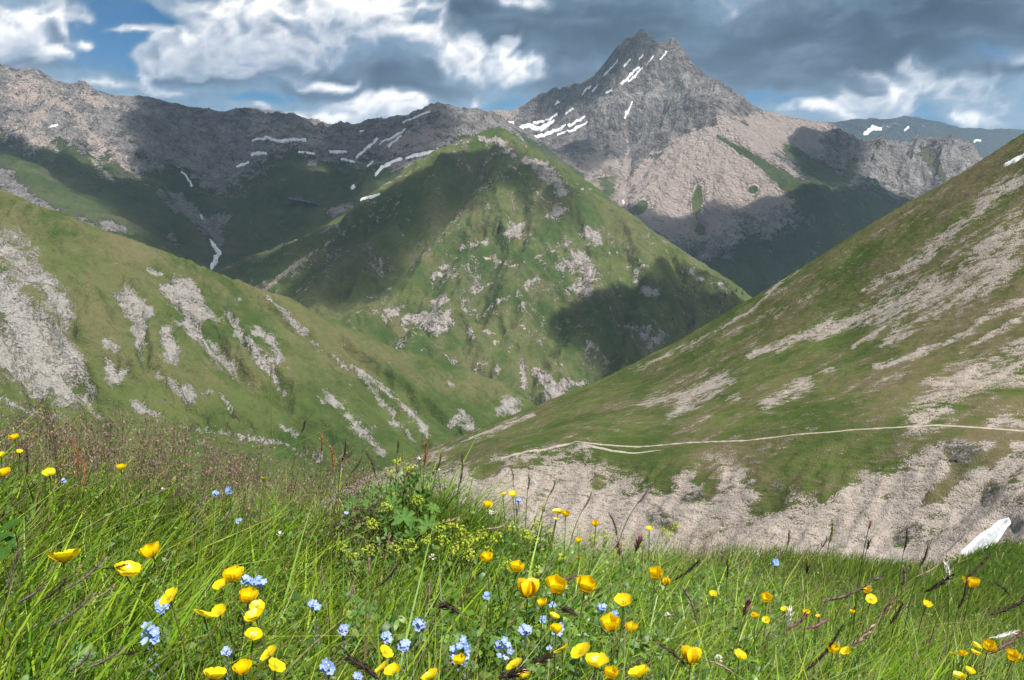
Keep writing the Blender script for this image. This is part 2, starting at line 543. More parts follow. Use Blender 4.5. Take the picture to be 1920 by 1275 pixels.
def terrain_mat(name, unit, grass, rock, scree, bump=0.6, strata=None, speck=0.5, gbump=.55, rough_edge=1.0, aniso=None, contrast=1.6, pale=None, flute=None):
    """grass / rock / scree blended by the surface's own masks (R rock, G scree, B dryness); unit = metres per feature.
    rock and scree take four colours: cracks, dark, mid, light"""
    m, N = new_mat(name)
    pos = N.n('ShaderNodeNewGeometry').outputs['Position']
    if aniso:                                             # features drawn out along the fall line
        mp = N.n('ShaderNodeMapping'); mp.vector_type = 'TEXTURE'
        mp.inputs['Rotation'].default_value = (0, 0, R(aniso[0])); mp.inputs['Scale'].default_value = (aniso[1], 1, 1)
        N.link(pos, mp.inputs[0]); ap = mp.outputs[0]
    else:
        ap = pos
    sp = N.n('ShaderNodeSeparateColor'); N.link(attr(N, 'mask'), sp.inputs[0])
    rk, sc_, dry = sp.outputs[0], sp.outputs[1], sp.outputs[2]
    c = lambda v, k: N.math('MULTIPLY', N.math('SUBTRACT', v, .5), k * contrast)
    n0 = N.noise(pos, 1 / (unit * 45), 4, .55)
    n1 = N.noise(ap, 1 / (unit * 11), 5, .62)
    n2 = N.noise(ap, 1 / (unit * 2.6), 4, .62)
    n3 = N.noise(pos, 1 / (unit * .62), 3, .65)
    brk = N.math('ADD', N.math('ADD', c(n1, .9), c(n2, 1.5)), c(n3, 1.3))
    gcol = N.mix(N.smooth(N.math('ADD', c(n0, 2.2), N.math('ADD', c(n1, 1.6), c(n2, .9))), -.55, .55), grass[0], grass[1])
    gcol = N.mix(N.smooth(N.math('ADD', dry, N.math('MULTIPLY', brk, .55)), .25, .95), gcol, grass[2])
    gcol = N.mix(N.smooth(N.math('ADD', c(n3, 2.2), c(n2, 1.4)), .10, .75, 0, speck), gcol, grass[3])
    rock_vec = pos
    if strata:
        mp = N.n('ShaderNodeMapping'); mp.inputs['Scale'].default_value = (.16, .16, 1.0); mp.inputs['Rotation'].default_value = (R(strata[1]), R(strata[2]), 0)
        N.link(pos, mp.inputs[0]); rock_vec = mp.outputs[0]
    if flute:                                             # ribs and cracks running down the cliffs
        mp = N.n('ShaderNodeMapping'); mp.inputs['Scale'].default_value = (1.0, 1.0, flute)
        N.link(pos, mp.inputs[0]); rock_vec = mp.outputs[0]
    r1 = N.noise(rock_vec, 1 / (unit * (strata[0] if strata else 4)), 6, .68)
    rr = N.math('ADD', .5, N.math('ADD', c(r1, 1.1), N.math('ADD', c(n2, .7), c(n3, .9))))
    rcol = N.ramp(rr, [(.16, rock[0]), (.34, rock[1]), (.55, rock[2]), (.82, rock[3])])
    if pale:
        rcol = N.mix(N.smooth(N.math('ADD', dry, N.math('MULTIPLY', brk, .35)), .42, .66), rcol, N.ramp(rr, [(.16, pale[0]), (.34, pale[1]), (.55, pale[2]), (.82, pale[3])]))
    sr = N.math('ADD', .5, N.math('ADD', c(n1, .8), N.math('ADD', c(n2, .5), c(n3, 1.0))))
    scol = N.ramp(sr, [(.14, scree[0]), (.32, scree[1]), (.55, scree[2]), (.84, scree[3])])
    fr = N.smooth(N.math('ADD', rk, N.math('MULTIPLY', brk, .8 * rough_edge)), .40, .60)
    fs = N.smooth(N.math('ADD', sc_, N.math('MULTIPLY', brk, .8 * rough_edge)), .36, .66)
    col = N.mix(fs, N.mix(fr, gcol, rcol), scol)
    hard = N.math('MAXIMUM', fr, N.math('MULTIPLY', fs, .45))
    hgt = N.math('ADD', N.math('MULTIPLY', n2, 1.6), N.math('MULTIPLY', n3, .55))
    hgt = N.math('ADD', hgt, N.math('MULTIPLY', r1, N.math('MULTIPLY', fr, 2.4)))
    hgt = N.math('ADD', hgt, N.math('MULTIPLY', hard, .5))                # stones stand proud of the turf
    st = N.math('ADD', N.math('MULTIPLY', hard, bump), gbump)
    finish(N, col, .95, hgt, st, unit * 1.9, spec=.04)
    return m

def wob(T, PX, PY, amp, wl, seed):
    """pixel-plane wobble so that patch outlines are ragged"""
    a = fbm(T.X / wl, T.Y / wl, 5, seed, .6); b = fbm(T.X / wl + 31, T.Y / wl, 5, seed + 1, .6)
    return PX + amp * a, PY + amp * b

# colours (real-world reflectance)
G_FAR = [(.026, .043, .016), (.048, .065, .024), (.078, .074, .038), (.017, .029, .012)]
G_MID = [(.038, .064, .016), (.078, .096, .030), (.112, .103, .050), (.022, .038, .011)]
ROCK_GREY = [(.09, .082, .076), (.215, .192, .176), (.325, .292, .268), (.42, .382, .352)]
ROCK_DARK = [(.036, .034, .034), (.105, .096, .094), (.185, .17, .165), (.30, .28, .27)]
SCREE_TAN = [(.31, .255, .228), (.36, .297, .265), (.40, .333, .298), (.45, .378, .34)]
SCREE_GREY = [(.15, .14, .125), (.25, .23, .21), (.335, .31, .285), (.42, .395, .365)]

# ------------------------------------------------ far ridge on the right
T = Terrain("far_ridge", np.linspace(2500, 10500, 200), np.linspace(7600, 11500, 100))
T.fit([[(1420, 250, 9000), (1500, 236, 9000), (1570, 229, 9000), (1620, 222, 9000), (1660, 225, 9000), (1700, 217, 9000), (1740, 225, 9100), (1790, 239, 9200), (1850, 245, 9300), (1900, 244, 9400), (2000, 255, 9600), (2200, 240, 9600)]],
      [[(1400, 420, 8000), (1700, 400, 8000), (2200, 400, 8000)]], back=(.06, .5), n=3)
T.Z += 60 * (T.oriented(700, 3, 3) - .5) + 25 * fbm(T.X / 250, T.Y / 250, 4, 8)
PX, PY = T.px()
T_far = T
T.build(terrain_mat("far_ridge", 60, [(.012, .018, .014), (.018, .024, .017), (.03, .03, .024), (.01, .014, .011)], [(.012, .012, .014), (.022, .022, .025), (.035, .034, .037), (.05, .05, .052)], SCREE_GREY, .6), [.55 + .5 * fbm(T.X / 500, T.Y / 500, 4, 3) + (230 - PY) / 60, 0 * PX, .3 + 0 * PX], "distant dark blue ridge on the right skyline")  # cloud shade over the ridge is baked into these dark grass and rock colours

# ------------------------------------------------ main peak
T = Terrain("main_peak", np.arange(-700, 2900, 6.5), np.arange(2350, 4750, 6.5))
sky_l = [(860, 216, 4300), (905, 210, 4250), (935, 207, 4250), (962, 209, 4200), (985, 200, 4200), (1003, 186, 4180), (1018, 174, 4170), (1030, 178, 4160), (1042, 182, 4150), (1060, 170, 4120), (1075, 156, 4100), (1092, 156, 4080),
         (1112, 144, 4050), (1138, 120, 4020), (1160, 94, 4000), (1174, 72, 3990), (1186, 72, 3985), (1203, 61, 3980), (1220, 68, 3970), (1234, 84, 3960), (1250, 80, 3955), (1262, 78, 3950), (1278, 86, 3940),
         (1294, 108, 3930), (1312, 135, 3920), (1342, 160, 3900), (1378, 182, 3880), (1400, 200, 3860), (1440, 213, 3900), (1500, 226, 3950), (1560, 232, 4000)]
sky_r = [(1560, 234, 4000), (1600, 262, 3900), (1640, 262, 3850), (1700, 266, 3800), (1745, 258, 3750), (1790, 260, 3700), (1822, 270, 3650), (1840, 300, 3600), (1900, 330, 3600), (2100, 340, 3500)]
T.fit([sky_l, sky_r],
      [[(1278, 90, 3930), (1268, 150, 3780), (1292, 188, 3560), (1330, 205, 3450), (1395, 268, 3230), (1470, 335, 3020), (1540, 375, 2900)],          # front spur
       [(1203, 66, 3970), (1190, 130, 3830), (1160, 190, 3740), (1150, 270, 3640)],
       [(1120, 160, 3960), (1090, 215, 3850), (1070, 260, 3700), (1085, 310, 3400), (1120, 350, 3150), (1165, 382, 2950)],
       [(1240, 190, 3690), (1215, 260, 3580), (1185, 330, 3250), (1168, 384, 2945)],
       [(1300, 260, 3330), (1260, 340, 3090), (1230, 420, 2860), (1270, 470, 2740), (1330, 515, 2640)],
       [(1400, 340, 3010), (1380, 420, 2850), (1370, 500, 2670), (1400, 560, 2560)],
       [(1480, 290, 3350), (1500, 330, 3150)], [(1440, 245, 3600), (1520, 275, 3560), (1580, 300, 3500)],
       [(1600, 335, 3650), (1660, 350, 3580), (1720, 370, 3500), (1780, 350, 3480)], [(1605, 285, 3760), (1700, 295, 3690), (1790, 290, 3600)],
       [(1560, 400, 2900), (1620, 370, 3150), (1690, 395, 3050)], [(1480, 470, 2720), (1560, 460, 2760), (1640, 440, 2850)], [(1450, 560, 2520), (1540, 540, 2550)],
       [(930, 235, 4050), (990, 240, 3900), (1010, 265, 3750), (1040, 240, 3800)], [(960, 300, 3500), (1000, 340, 3200), (1060, 380, 2950), (1120, 440, 2800)]],
      back=(.05, .9), n=3)
sl = T.slope()
PX, PY = T.px()
cliff = sstep(lines_mask(PX, PY, [[(1040, 180, 30), (1110, 160, 40), (1190, 110, 45), (1260, 110, 40), (1310, 160, 30), (1380, 195, 20)], [(1080, 205, 30), (1150, 235, 50), (1210, 240, 45), (1270, 215, 30), (1320, 225, 20)], [(1000, 195, 20), (1040, 190, 20)], [(1600, 290, 40), (1700, 310, 45), (1800, 300, 40)]]), -.5, .5)
apron = sstep(dist_poly(PX, PY, [(1300, 192), (1335, 200), (1430, 285), (1500, 345), (1520, 380), (1480, 400), (1380, 410), (1330, 445), (1250, 445), (1185, 405), (1175, 360), (1230, 290), (1270, 245)], 30), -.5, .8)
T.Z += (T.oriented(260, 4, 11, 5) - .5) * (52 - 34 * apron) * sstep(sl, .1, .6)
T.Z += (T.oriented(90, 5, 15, 4) - .5) * (14 + 62 * cliff - 9 * apron)
T.Z += (T.oriented(32, 5, 17, 4) - .5) * (6 + 26 * cliff - 3 * apron)
T.Z += fbm(T.X / 50, T.Y / 50, 4, 19) * (2 + 9 * cliff)
# tilted rock bands on the cliffs
zz = T.Z + .16 * T.X + 26 * fbm(T.X / 170, T.Y / 170, 3, 23)
tri = np.abs((zz / 58.0) % 1 - .5) * 2
T.Z += (tri - .5) * 9 * cliff * sstep(PY, 130, 190)
T.hold_crest(.22, 110, 16, 45, 29)
CHUTES = [[(1190, 195, 3), (1176, 225, 5), (1178, 290, 7), (1172, 345, 9), (1166, 384, 8)], [(1232, 120, 3), (1248, 165, 5), (1240, 215, 5), (1225, 280, 7), (1195, 332, 9)], [(1215, 118, 3), (1180, 150, 5), (1140, 185, 5), (1105, 220, 6)], [(1165, 110, 3), (1130, 145, 5), (1095, 180, 5)], [(1300, 190, 4), (1265, 225, 6), (1215, 300, 9)], [(1290, 110, 3), (1310, 150, 5), (1330, 185, 5)]]
QX, QY = wob(T, PX, PY, 7, 60, 411)
ch = sstep(lines_mask(QX, QY, CHUTES), -1.2, .7)
T.Z -= 20 * ch
RIBS = [[(1203, 66, 10), (1188, 120, 16), (1150, 190, 20), (1118, 235, 18)], [(1262, 82, 10), (1268, 150, 16), (1292, 188, 14)], [(1162, 98, 10), (1120, 160, 16), (1080, 205, 16), (1060, 250, 14)], [(1215, 180, 16), (1200, 262, 14)], [(1290, 188, 16), (1335, 207, 16), (1400, 270, 20), (1470, 335, 24), (1540, 375, 30)], [(1150, 225, 14), (1140, 290, 10)],
        [(1280, 225, 14), (1255, 262, 12)], [(1342, 162, 14), (1385, 200, 12)], [(1040, 185, 12), (1030, 225, 12)], [(1280, 290, 18), (1240, 400, 26)], [(1360, 330, 20), (1330, 440, 30), (1320, 520, 30)], [(1440, 380, 26), (1430, 480, 34), (1440, 560, 30)], [(1650, 270, 14), (1640, 340, 20)], [(1720, 268, 14), (1700, 350, 20)], [(1780, 265, 14), (1760, 340, 18)]]
T.Z += 30 * np.clip(lines_mask(QX, QY, RIBS), 0, 1) ** 1.2 * (1 - .45 * apron)
PX, PY = T.px()
T_peak = T
sl = T.slope()
tan_ = lines_mask(PX, PY, [[(1330, 205, 16), (1400, 280, 60), (1400, 340, 80)], [(1420, 235, 30), (1520, 265, 40)], [(1130, 320, 40), (1150, 350, 30)], [(880, 208, 20), (960, 212, 14)]],
                  [[(1300, 192), (1335, 200), (1430, 285), (1500, 345), (1520, 380), (1480, 400), (1380, 410), (1330, 445), (1250, 445), (1185, 405), (1185, 360), (1230, 300), (1270, 250)]], 30)
grn = lines_mask(PX, PY, [[(1345, 255, 4), (1400, 290, 9), (1450, 325, 16), (1500, 360, 26), (1560, 400, 60)], [(1310, 350, 12), (1305, 395, 12), (1312, 430, 8)], [(1412, 355, 9)], [(1140, 345, 20)], [(1205, 385, 14), (1195, 395, 10)],
                           [(1480, 280, 10), (1520, 310, 18), (1560, 340, 20)], [(1600, 300, 14), (1580, 350, 12)], [(1740, 290, 22), (1770, 330, 8)]],
                 [[(1290, 520), (1370, 470), (1400, 440), (1500, 420), (1540, 380), (1620, 345), (1700, 375), (1750, 420), (1700, 700), (1300, 700)]], 40)
grn = grn + .9 * fbm(T.X / 130, T.Y / 130, 4, 41) - .9 * sstep(T.oriented(120, 5, 43, 3), .55, .8) * (PY > 400)
rockm = .5 - .55 * np.clip(grn, -1, 1) + .3 * cliff
pale_ = np.clip(lines_mask(PX, PY, [[(1285, 145, 16), (1330, 165, 16), (1380, 188, 12)], [(1222, 150, 10), (1245, 172, 12)], [(1600, 300, 40), (1700, 310, 50), (1800, 300, 45)], [(1120, 190, 10), (1200, 185, 12), (1270, 175, 12)], [(1130, 300, 26), (1160, 340, 20)], [(1260, 420, 40), (1340, 420, 60), (1440, 390, 50)]]), -1, 1) + .35 * fbm(T.X / 110, T.Y / 60, 4, 45) + .75 * cliff * fbm((T.Z + .30 * T.X) / 42, (T.X - .6 * T.Y) / 420, 4, 46)
scr = .56 + .75 * np.clip(tan_, -.6, 1) + .35 * fbm(T.X / 160, T.Y / 160, 4, 47) - .55 * sstep(sl, .75, 1.15) - 1.7 * np.clip(grn + .1, 0, 1)
scr -= .75 * cliff
scr += .6 * np.clip(ch, 0, 1) * (PY > 190)
scr += .7 * np.clip(lines_mask(PX, PY, [[(1172, 215, 5), (1178, 290, 7), (1172, 345, 10), (1166, 382, 8)], [(1245, 235, 3), (1225, 280, 6), (1195, 330, 9)], [(1225, 150, 8), (1245, 165, 10)], [(1290, 150, 14), (1370, 180, 14)]]), 0, 1)
scr[(PX > 1590)] -= .1
T.build(terrain_mat("main_peak", 13, G_FAR, ROCK_DARK, SCREE_TAN, .65, contrast=1.1, flute=.22, pale=[(.09, .083, .08), (.19, .175, .168), (.28, .26, .25), (.38, .355, .34)]), [rockm, scr, .45 + .5 * pale_], "tall rocky pyramid peak with snow streaks and pale scree apron")

# ------------------------------------------------ left ridge
T = Terrain("left_ridge", np.arange(-3300, 300, 7.0), np.arange(1550, 4200, 7.0))
T.fit([[(-400, 100, 2900), (-150, 125, 2900), (0, 136, 2900), (45, 127, 2900), (75, 133, 2900), (95, 150, 2920), (150, 163, 2980), (210, 178, 3050), (262, 180, 3120), (330, 196, 3220), (395, 206, 3280), (420, 212, 3300), (455, 203, 3350), (520, 209, 3400), (558, 226, 3420), (592, 224, 3430),
        (640, 243, 3430), (700, 232, 3350), (770, 214, 3250), (800, 203, 3220), (822, 193, 3200), (845, 205, 3220), (880, 214, 3300), (930, 225, 3350), (1000, 260, 3350)]],
      [[(95, 150, 2900), (160, 215, 2720), (205, 275, 2560), (265, 345, 2380), (330, 410, 2220)], [(0, 205, 2700), (60, 260, 2480), (130, 320, 2260), (200, 380, 2080), (280, 430, 2000)],
       [(0, 260, 2520), (60, 310, 2280), (120, 365, 2080)], [(0, 300, 2150), (90, 360, 1960), (170, 410, 1830), (260, 460, 1740), (330, 500, 1680)], [(-200, 280, 2100), (-150, 400, 1700)],
       [(225, 190, 3060), (290, 250, 2860), (340, 310, 2680), (365, 345, 2580), (378, 400, 2380), (400, 460, 2130), (402, 505, 1960), (420, 560, 1800)],
       [(330, 205, 3200), (400, 270, 2960), (430, 320, 2800), (390, 385, 2440)], [(500, 225, 3330), (480, 270, 3050), (440, 325, 2760)], [(590, 235, 3380), (610, 265, 3130), (650, 285, 3000)],
       [(430, 355, 2480), (480, 315, 2620), (540, 280, 2740), (590, 300, 2720), (640, 312, 2700)], [(540, 268, 2960)], [(440, 430, 2260), (520, 400, 2330), (600, 390, 2340), (655, 375, 2400), (662, 330, 2600)],
       [(480, 500, 1980), (560, 470, 2020), (640, 430, 2100), (700, 400, 2200)], [(822, 200, 3180), (790, 250, 2960), (740, 300, 2750), (690, 340, 2520), (672, 365, 2430)], [(860, 240, 3000), (840, 280, 2750), (800, 330, 2500)], [(720, 245, 3200), (690, 285, 2900)]],
      back=(.06, .8), n=3, extra=[(x_, y_, -330 - .12 * (x_ + 500)) for x_ in (-450, -250, -50, 150, 300) for y_ in (1550, 1700, 1850)] + [(x_, y_, -330) for x_ in (0, 150, 300) for y_ in (2050, 2300, 2500)])
sl = T.slope()
PX, PY = T.px()
hi = sstep(PY, 360, 180)
T.Z += (T.oriented(260, 5, 61, 5) - .5) * (105 + 20 * hi) * sstep(sl, .1, .5)
T.Z += (T.oriented(90, 5, 65, 4) - .5) * (22 + 18 * hi)
T.Z += (T.oriented(34, 4, 67, 3) - .5) * (5 + 12 * hi)
T.Z += fbm(T.X / 50, T.Y / 50, 4, 69) * (3 + 6 * hi)
T.hold_crest(.25, 110, 12, 60, 70)
PX, PY = T.px()
T_left = T
sl = T.slope()
bx = np.interp(PX, [-300, 0, 60, 110, 240, 300, 340, 420, 470, 540, 600, 650, 720, 790, 860, 1000], [255, 262, 285, 265, 310, 320, 325, 372, 325, 278, 300, 300, 315, 330, 270, 260])
nz = fbm(T.X / 130, T.Y / 130, 5, 71)
og = T.oriented(90, 6, 73, 4)
rockm = .5 + (bx - PY) / 70 + .55 * nz + .8 * (og - .55)
rockm = np.maximum(rockm, .5 + .6 * lines_mask(PX, PY, [[(0, 330, 20), (60, 385, 18), (110, 410, 12)], [(150, 415, 10), (185, 440, 12)], [(200, 420, 14), (230, 430, 10)], [(330, 370, 12), (390, 430, 14), (415, 410, 16)], [(395, 420, 16), (410, 455, 12)], [(300, 360, 6), (330, 395, 6)],
                                                          [(320, 440, 7), (330, 460, 6)], [(230, 460, 4), (245, 490, 3)], [(620, 400, 8), (655, 385, 8)], [(240, 300, 24), (285, 320, 10)]]) + .3 * nz)
scr = .0 + .65 * np.clip(lines_mask(PX, PY, [[(20, 170, 40), (120, 190, 50), (60, 220, 30)], [(30, 240, 26), (80, 265, 24), (110, 280, 16)], [(100, 170, 20), (160, 240, 22), (230, 310, 24), (260, 330, 12)], [(130, 170, 18), (200, 200, 20)], [(480, 240, 40), (600, 255, 40)], [(740, 270, 40), (800, 250, 40)], [(170, 300, 14), (215, 340, 8)]]), -1, 1) + .45 * nz + .5 * (og - .5)
T.build(terrain_mat("left_ridge", 13, G_FAR, [(.06, .057, .057), (.15, .139, .137), (.235, .219, .214), (.34, .32, .31)], SCREE_TAN, .6, flute=.3, contrast=1.2), [rockm, scr, .4 + .6 * fbm(T.X / 150, T.Y / 150, 3, 75)], "long grey rocky ridge with green lower flanks behind the left hill")

# ------------------------------------------------ centre hill
T = Terrain("center_hill", np.arange(-1050, 1050, 4.0), np.arange(1150, 2750, 4.0))
T.fit([[(300, 560, 1850), (410, 516, 1900), (520, 476, 1980), (600, 432, 2030), (680, 388, 2080), (740, 347, 2130), (800, 308, 2170), (860, 274, 2190), (900, 252, 2200), (940, 240, 2200), (962, 256, 2195), (985, 271, 2190), (1040, 309, 2160), (1100, 348, 2120), (1160, 393, 2080), (1230, 446, 2030),
        (1300, 488, 1980), (1390, 545, 1900), (1440, 582, 1850), (1560, 650, 1800)]],
      [[(940, 246, 2190), (950, 290, 2090), (985, 330, 2000), (1035, 350, 1950)], [(1060, 360, 1960), (1075, 385, 1900)], [(900, 330, 2010), (880, 400, 1880), (900, 470, 1740), (940, 520, 1640), (1000, 560, 1560), (1010, 650, 1420), (1015, 745, 1290)],
       [(1000, 400, 1880), (1060, 470, 1760), (1085, 540, 1640), (1080, 620, 1500), (1070, 720, 1340)], [(1130, 430, 1880), (1200, 510, 1760), (1240, 580, 1640), (1230, 650, 1500), (1200, 720, 1390)], [(1300, 530, 1830), (1330, 600, 1690), (1300, 680, 1530)],
       [(800, 400, 1900), (740, 470, 1760), (720, 520, 1660), (780, 580, 1540), (800, 640, 1420), (850, 720, 1300)], [(680, 450, 1860), (620, 500, 1720), (580, 545, 1600), (640, 590, 1480), (740, 660, 1350)], [(560, 490, 1850), (500, 530, 1720), (480, 580, 1600)], [(400, 560, 1750), (420, 640, 1500)],
       [(1400, 620, 1720), (1450, 700, 1600)]],
      back=(.06, .75), n=3)
sl = T.slope()
PX, PY = T.px()
T.Z += (T.oriented(200, 4, 81, 5) - .5) * 75
T.Z += (T.oriented(64, 3.5, 85, 4) - .5) * 28
T.Z += (T.oriented(20, 3, 87, 3) - .5) * 6
T.Z += fbm(T.X / 90, T.Y / 90, 5, 89) * 9 + fbm(T.X / 22, T.Y / 22, 3, 90) * 1.6
T.hold_crest(.35, 70, 4, 30, 88)
PX, PY = T.px()
QX, QY = wob(T, PX, PY, 22, 110, 421)
RAV = [[(900, 320, 10), (820, 410, 18), (750, 490, 22), (640, 560, 26)], [(985, 350, 10), (965, 440, 18), (905, 520, 22), (860, 640, 24), (880, 720, 24)], [(1085, 400, 10), (1095, 480, 18), (1060, 580, 22), (1000, 660, 24), (985, 740, 24)], [(1165, 420, 10), (1180, 520, 18), (1150, 620, 22), (1120, 720, 24)], [(1255, 480, 10), (1290, 560, 18), (1270, 640, 20), (1240, 720, 20)],
       [(700, 410, 10), (620, 470, 16), (540, 520, 18)], [(930, 420, 8), (840, 470, 14), (790, 560, 18), (720, 640, 20)]]
T.Z -= 30 * sstep(lines_mask(QX, QY, RAV), -.9, .9)
T_mid = T
PX, PY = T.px()
nz = fbm(T.X / 60, T.Y / 60, 5, 91)
og = T.oriented(45, 4, 93, 4)
L_ = [[(725, 595, 7), (745, 585, 6), (762, 574, 5)], [(815, 518, 8), (838, 504, 7)], [(815, 566, 8), (835, 556, 6)], [(1065, 500, 16), (1090, 488, 16), (1102, 520, 17), (1070, 545, 10), (1105, 545, 8)], [(1035, 405, 9), (1045, 396, 13), (1072, 390, 5)],
      [(1095, 430, 10), (1110, 446, 13), (1122, 456, 5)], [(960, 437, 9), (975, 422, 6)], [(865, 462, 3), (912, 453, 4)], [(977, 577, 5)], [(888, 545, 7), (907, 538, 5)], [(985, 548, 3)], [(985, 680, 7), (986, 722, 9)], [(930, 690, 5), (925, 712, 5)],
      [(1010, 700, 8), (1040, 742, 17), (1062, 720, 10), (1092, 722, 6)], [(1180, 610, 8), (1205, 622, 15), (1216, 647, 12), (1242, 630, 7)], [(1205, 545, 7), (1227, 552, 9)], [(1295, 512, 6), (1315, 522, 5)], [(905, 262, 8), (938, 262, 8), (960, 290, 6)],
      [(985, 300, 8), (1030, 325, 14), (1052, 360, 12)], [(880, 620, 4), (885, 635, 5)], [(925, 640, 3)], [(1010, 520, 6), (990, 540, 5)], [(1140, 480, 6)], [(760, 640, 5), (745, 655, 4)], [(850, 640, 4)], [(1100, 640, 4), (1115, 650, 4)]]
QX, QY = wob(T, PX, PY, 15, 60, 401)
rk = lines_mask(QX, QY, L_, [[(742, 607), (780, 590), (815, 580), (842, 580), (851, 604), (836, 626), (815, 632), (790, 614), (760, 620)]], 9)
rz = sstep(rk, -.6, .4)
T.Z += rz * ((T.oriented(18, 3, 96, 3) - .4) * 7 + (ridged(T.X / 13, T.Y / 13, 3, 97) - .5) * 3)
rockm = .40 + .5 * np.clip(rk, -1, .9) + .5 * nz + .35 * (og - .5)
rockm = np.where(rk < -.9, .03 + .85 * nz + .9 * (og - .55), rockm)
trail = lines_mask(PX, PY, [[(488, 550, 4), (530, 515, 8), (570, 487, 8), (600, 465, 4), (640, 440, 2.5), (700, 402, 2)], [(960, 310, 2), (1020, 375, 2), (1080, 405, 2)], [(900, 480, 2), (960, 500, 2), (1040, 470, 2)]])
scr = .1 + .75 * np.clip(trail, -.2, 1) + .2 * nz
T.build(terrain_mat("center_hill", 6.5, G_MID, ROCK_GREY, [(.20, .165, .13), (.27, .225, .18), (.34, .285, .23), (.40, .35, .29)], .35, speck=.75, contrast=1.4), [rockm, scr, .32 + .55 * fbm(T.X / 120, T.Y / 120, 4, 95) + .25 * og], "broad green hill with rock outcrops rising in the middle of the valley")

# ------------------------------------------------ left hill
T = Terrain("left_hill", np.arange(-900, 110, 2.0), np.arange(360, 1180, 2.0))
T.fit([[(-300, 270, 800), (-120, 310, 800), (0, 358, 800), (60, 385, 805), (130, 408, 810), (220, 447, 820), (300, 475, 830), (380, 507, 840), (440, 530, 850), (490, 548, 860), (540, 562, 870), (600, 592, 885), (680, 628, 905), (760, 660, 925), (850, 690, 945), (920, 715, 960), (975, 740, 970), (1020, 775, 975), (1080, 830, 975)]],
      [[(0, 460, 720), (40, 560, 650), (60, 680, 590), (40, 800, 520)], [(150, 500, 740), (170, 620, 650), (180, 720, 600), (180, 830, 520)], [(300, 530, 765), (310, 620, 690), (330, 720, 630), (350, 850, 540)], [(450, 580, 790), (480, 660, 720), (500, 760, 650), (520, 860, 570)],
       [(580, 640, 810), (640, 740, 720), (690, 850, 630)], [(720, 700, 850), (760, 780, 770), (800, 860, 690)], [(860, 740, 890), (890, 800, 820), (900, 860, 740)], [(960, 790, 900)], [(-200, 420, 720), (-200, 700, 560)]],
      back=(.07, .7), n=3)
PX, PY = T.px()
T.Z += (T.oriented(80, 5, 101, 5) - .5) * 34
T.Z += (T.oriented(26, 4, 105, 4) - .5) * 12
T.Z += (T.oriented(9, 3, 106, 3) - .5) * 2.6
T.Z += fbm(T.X / 35, T.Y / 35, 5, 109) * 2.5
T.hold_crest(.4, 40, 2, 14, 108)
PX, PY = T.px()
QX, QY = wob(T, PX, PY, 16, 45, 423)
RAV = [[(120, 600, 8), (200, 680, 12), (300, 712, 14), (400, 790, 14), (520, 830, 16), (612, 868, 14)], [(335, 560, 6), (400, 640, 10), (450, 700, 12), (540, 760, 12), (640, 840, 14)], [(495, 565, 6), (600, 650, 10), (700, 740, 12), (790, 830, 12)], [(60, 560, 8), (130, 680, 14), (190, 800, 14)], [(262, 600, 6), (270, 680, 10), (330, 740, 12), (420, 800, 10)],
       [(640, 640, 5), (760, 740, 10), (850, 800, 12)], [(430, 590, 5), (500, 690, 9), (560, 780, 10)], [(0, 600, 8), (60, 720, 12), (90, 800, 12)]]
T.Z -= 11 * sstep(lines_mask(QX, QY, RAV), -.9, .9)
T_lh = T
PX, PY = T.px()
L_ = [[(10, 460, 26), (40, 480, 28), (60, 520, 18), (110, 560, 25), (125, 600, 12)], [(0, 540, 40), (40, 600, 45), (80, 680, 50), (120, 725, 30)], [(0, 650, 45), (60, 700, 35), (90, 740, 14)], [(100, 620, 22), (150, 690, 11), (178, 748, 5)], [(45, 560, 14), (110, 640, 20), (140, 720, 10)],
      [(423, 585, 5), (445, 620, 9), (480, 655, 11), (505, 690, 8), (530, 738, 3)], [(480, 615, 9), (510, 640, 13), (525, 672, 7)], [(495, 565, 5), (540, 590, 9), (570, 620, 7), (598, 648, 3)], [(385, 640, 6), (405, 670, 12), (430, 690, 14), (440, 712, 5)],
      [(290, 700, 3), (320, 720, 8), (350, 735, 15), (365, 755, 5)], [(310, 620, 10), (320, 660, 13), (330, 682, 6)], [(205, 640, 9), (217, 652, 7)], [(200, 680, 8), (215, 720, 9), (240, 690, 8)], [(250, 755, 8), (292, 777, 4)], [(0, 748, 7), (50, 772, 4), (130, 792, 3)],
      [(140, 740, 6), (170, 760, 5), (190, 800, 4)], [(330, 800, 2.5), (420, 812, 3), (500, 826, 5), (560, 845, 3), (612, 868, 5)], [(375, 830, 6), (412, 850, 4)], [(615, 742, 7), (640, 765, 4), (660, 795, 8), (690, 820, 8), (717, 848, 5)], [(670, 700, 4), (700, 735, 6), (730, 770, 4), (745, 795, 3), (785, 835, 2)],
      [(600, 655, 2), (640, 680, 4), (690, 710, 4), (722, 726, 3), (790, 790, 6), (803, 812, 5)], [(845, 792, 8), (872, 780, 12), (880, 802, 8)], [(940, 770, 10), (960, 752, 12), (966, 780, 8)], [(280, 505, 9), (300, 512, 6)], [(300, 497, 3)], [(70, 458, 3)], [(450, 560, 8)], [(345, 600, 14), (375, 630, 8)],
      [(600, 740, 5), (610, 750, 4)], [(380, 740, 3), (398, 735, 6)], [(415, 735, 3), (428, 770, 2)], [(840, 715, 6), (850, 725, 4)], [(650, 765, 3)], [(150, 700, 14), (130, 660, 16)], [(530, 800, 5), (560, 815, 5)]]
P_ = [[(205, 548), (240, 540), (290, 580), (272, 612), (273, 682), (262, 665), (248, 610)], [(303, 540), (330, 515), (358, 525), (385, 555), (412, 600), (395, 602), (345, 597), (308, 560)]]
nz = fbm(T.X / 22, T.Y / 22, 5, 111)
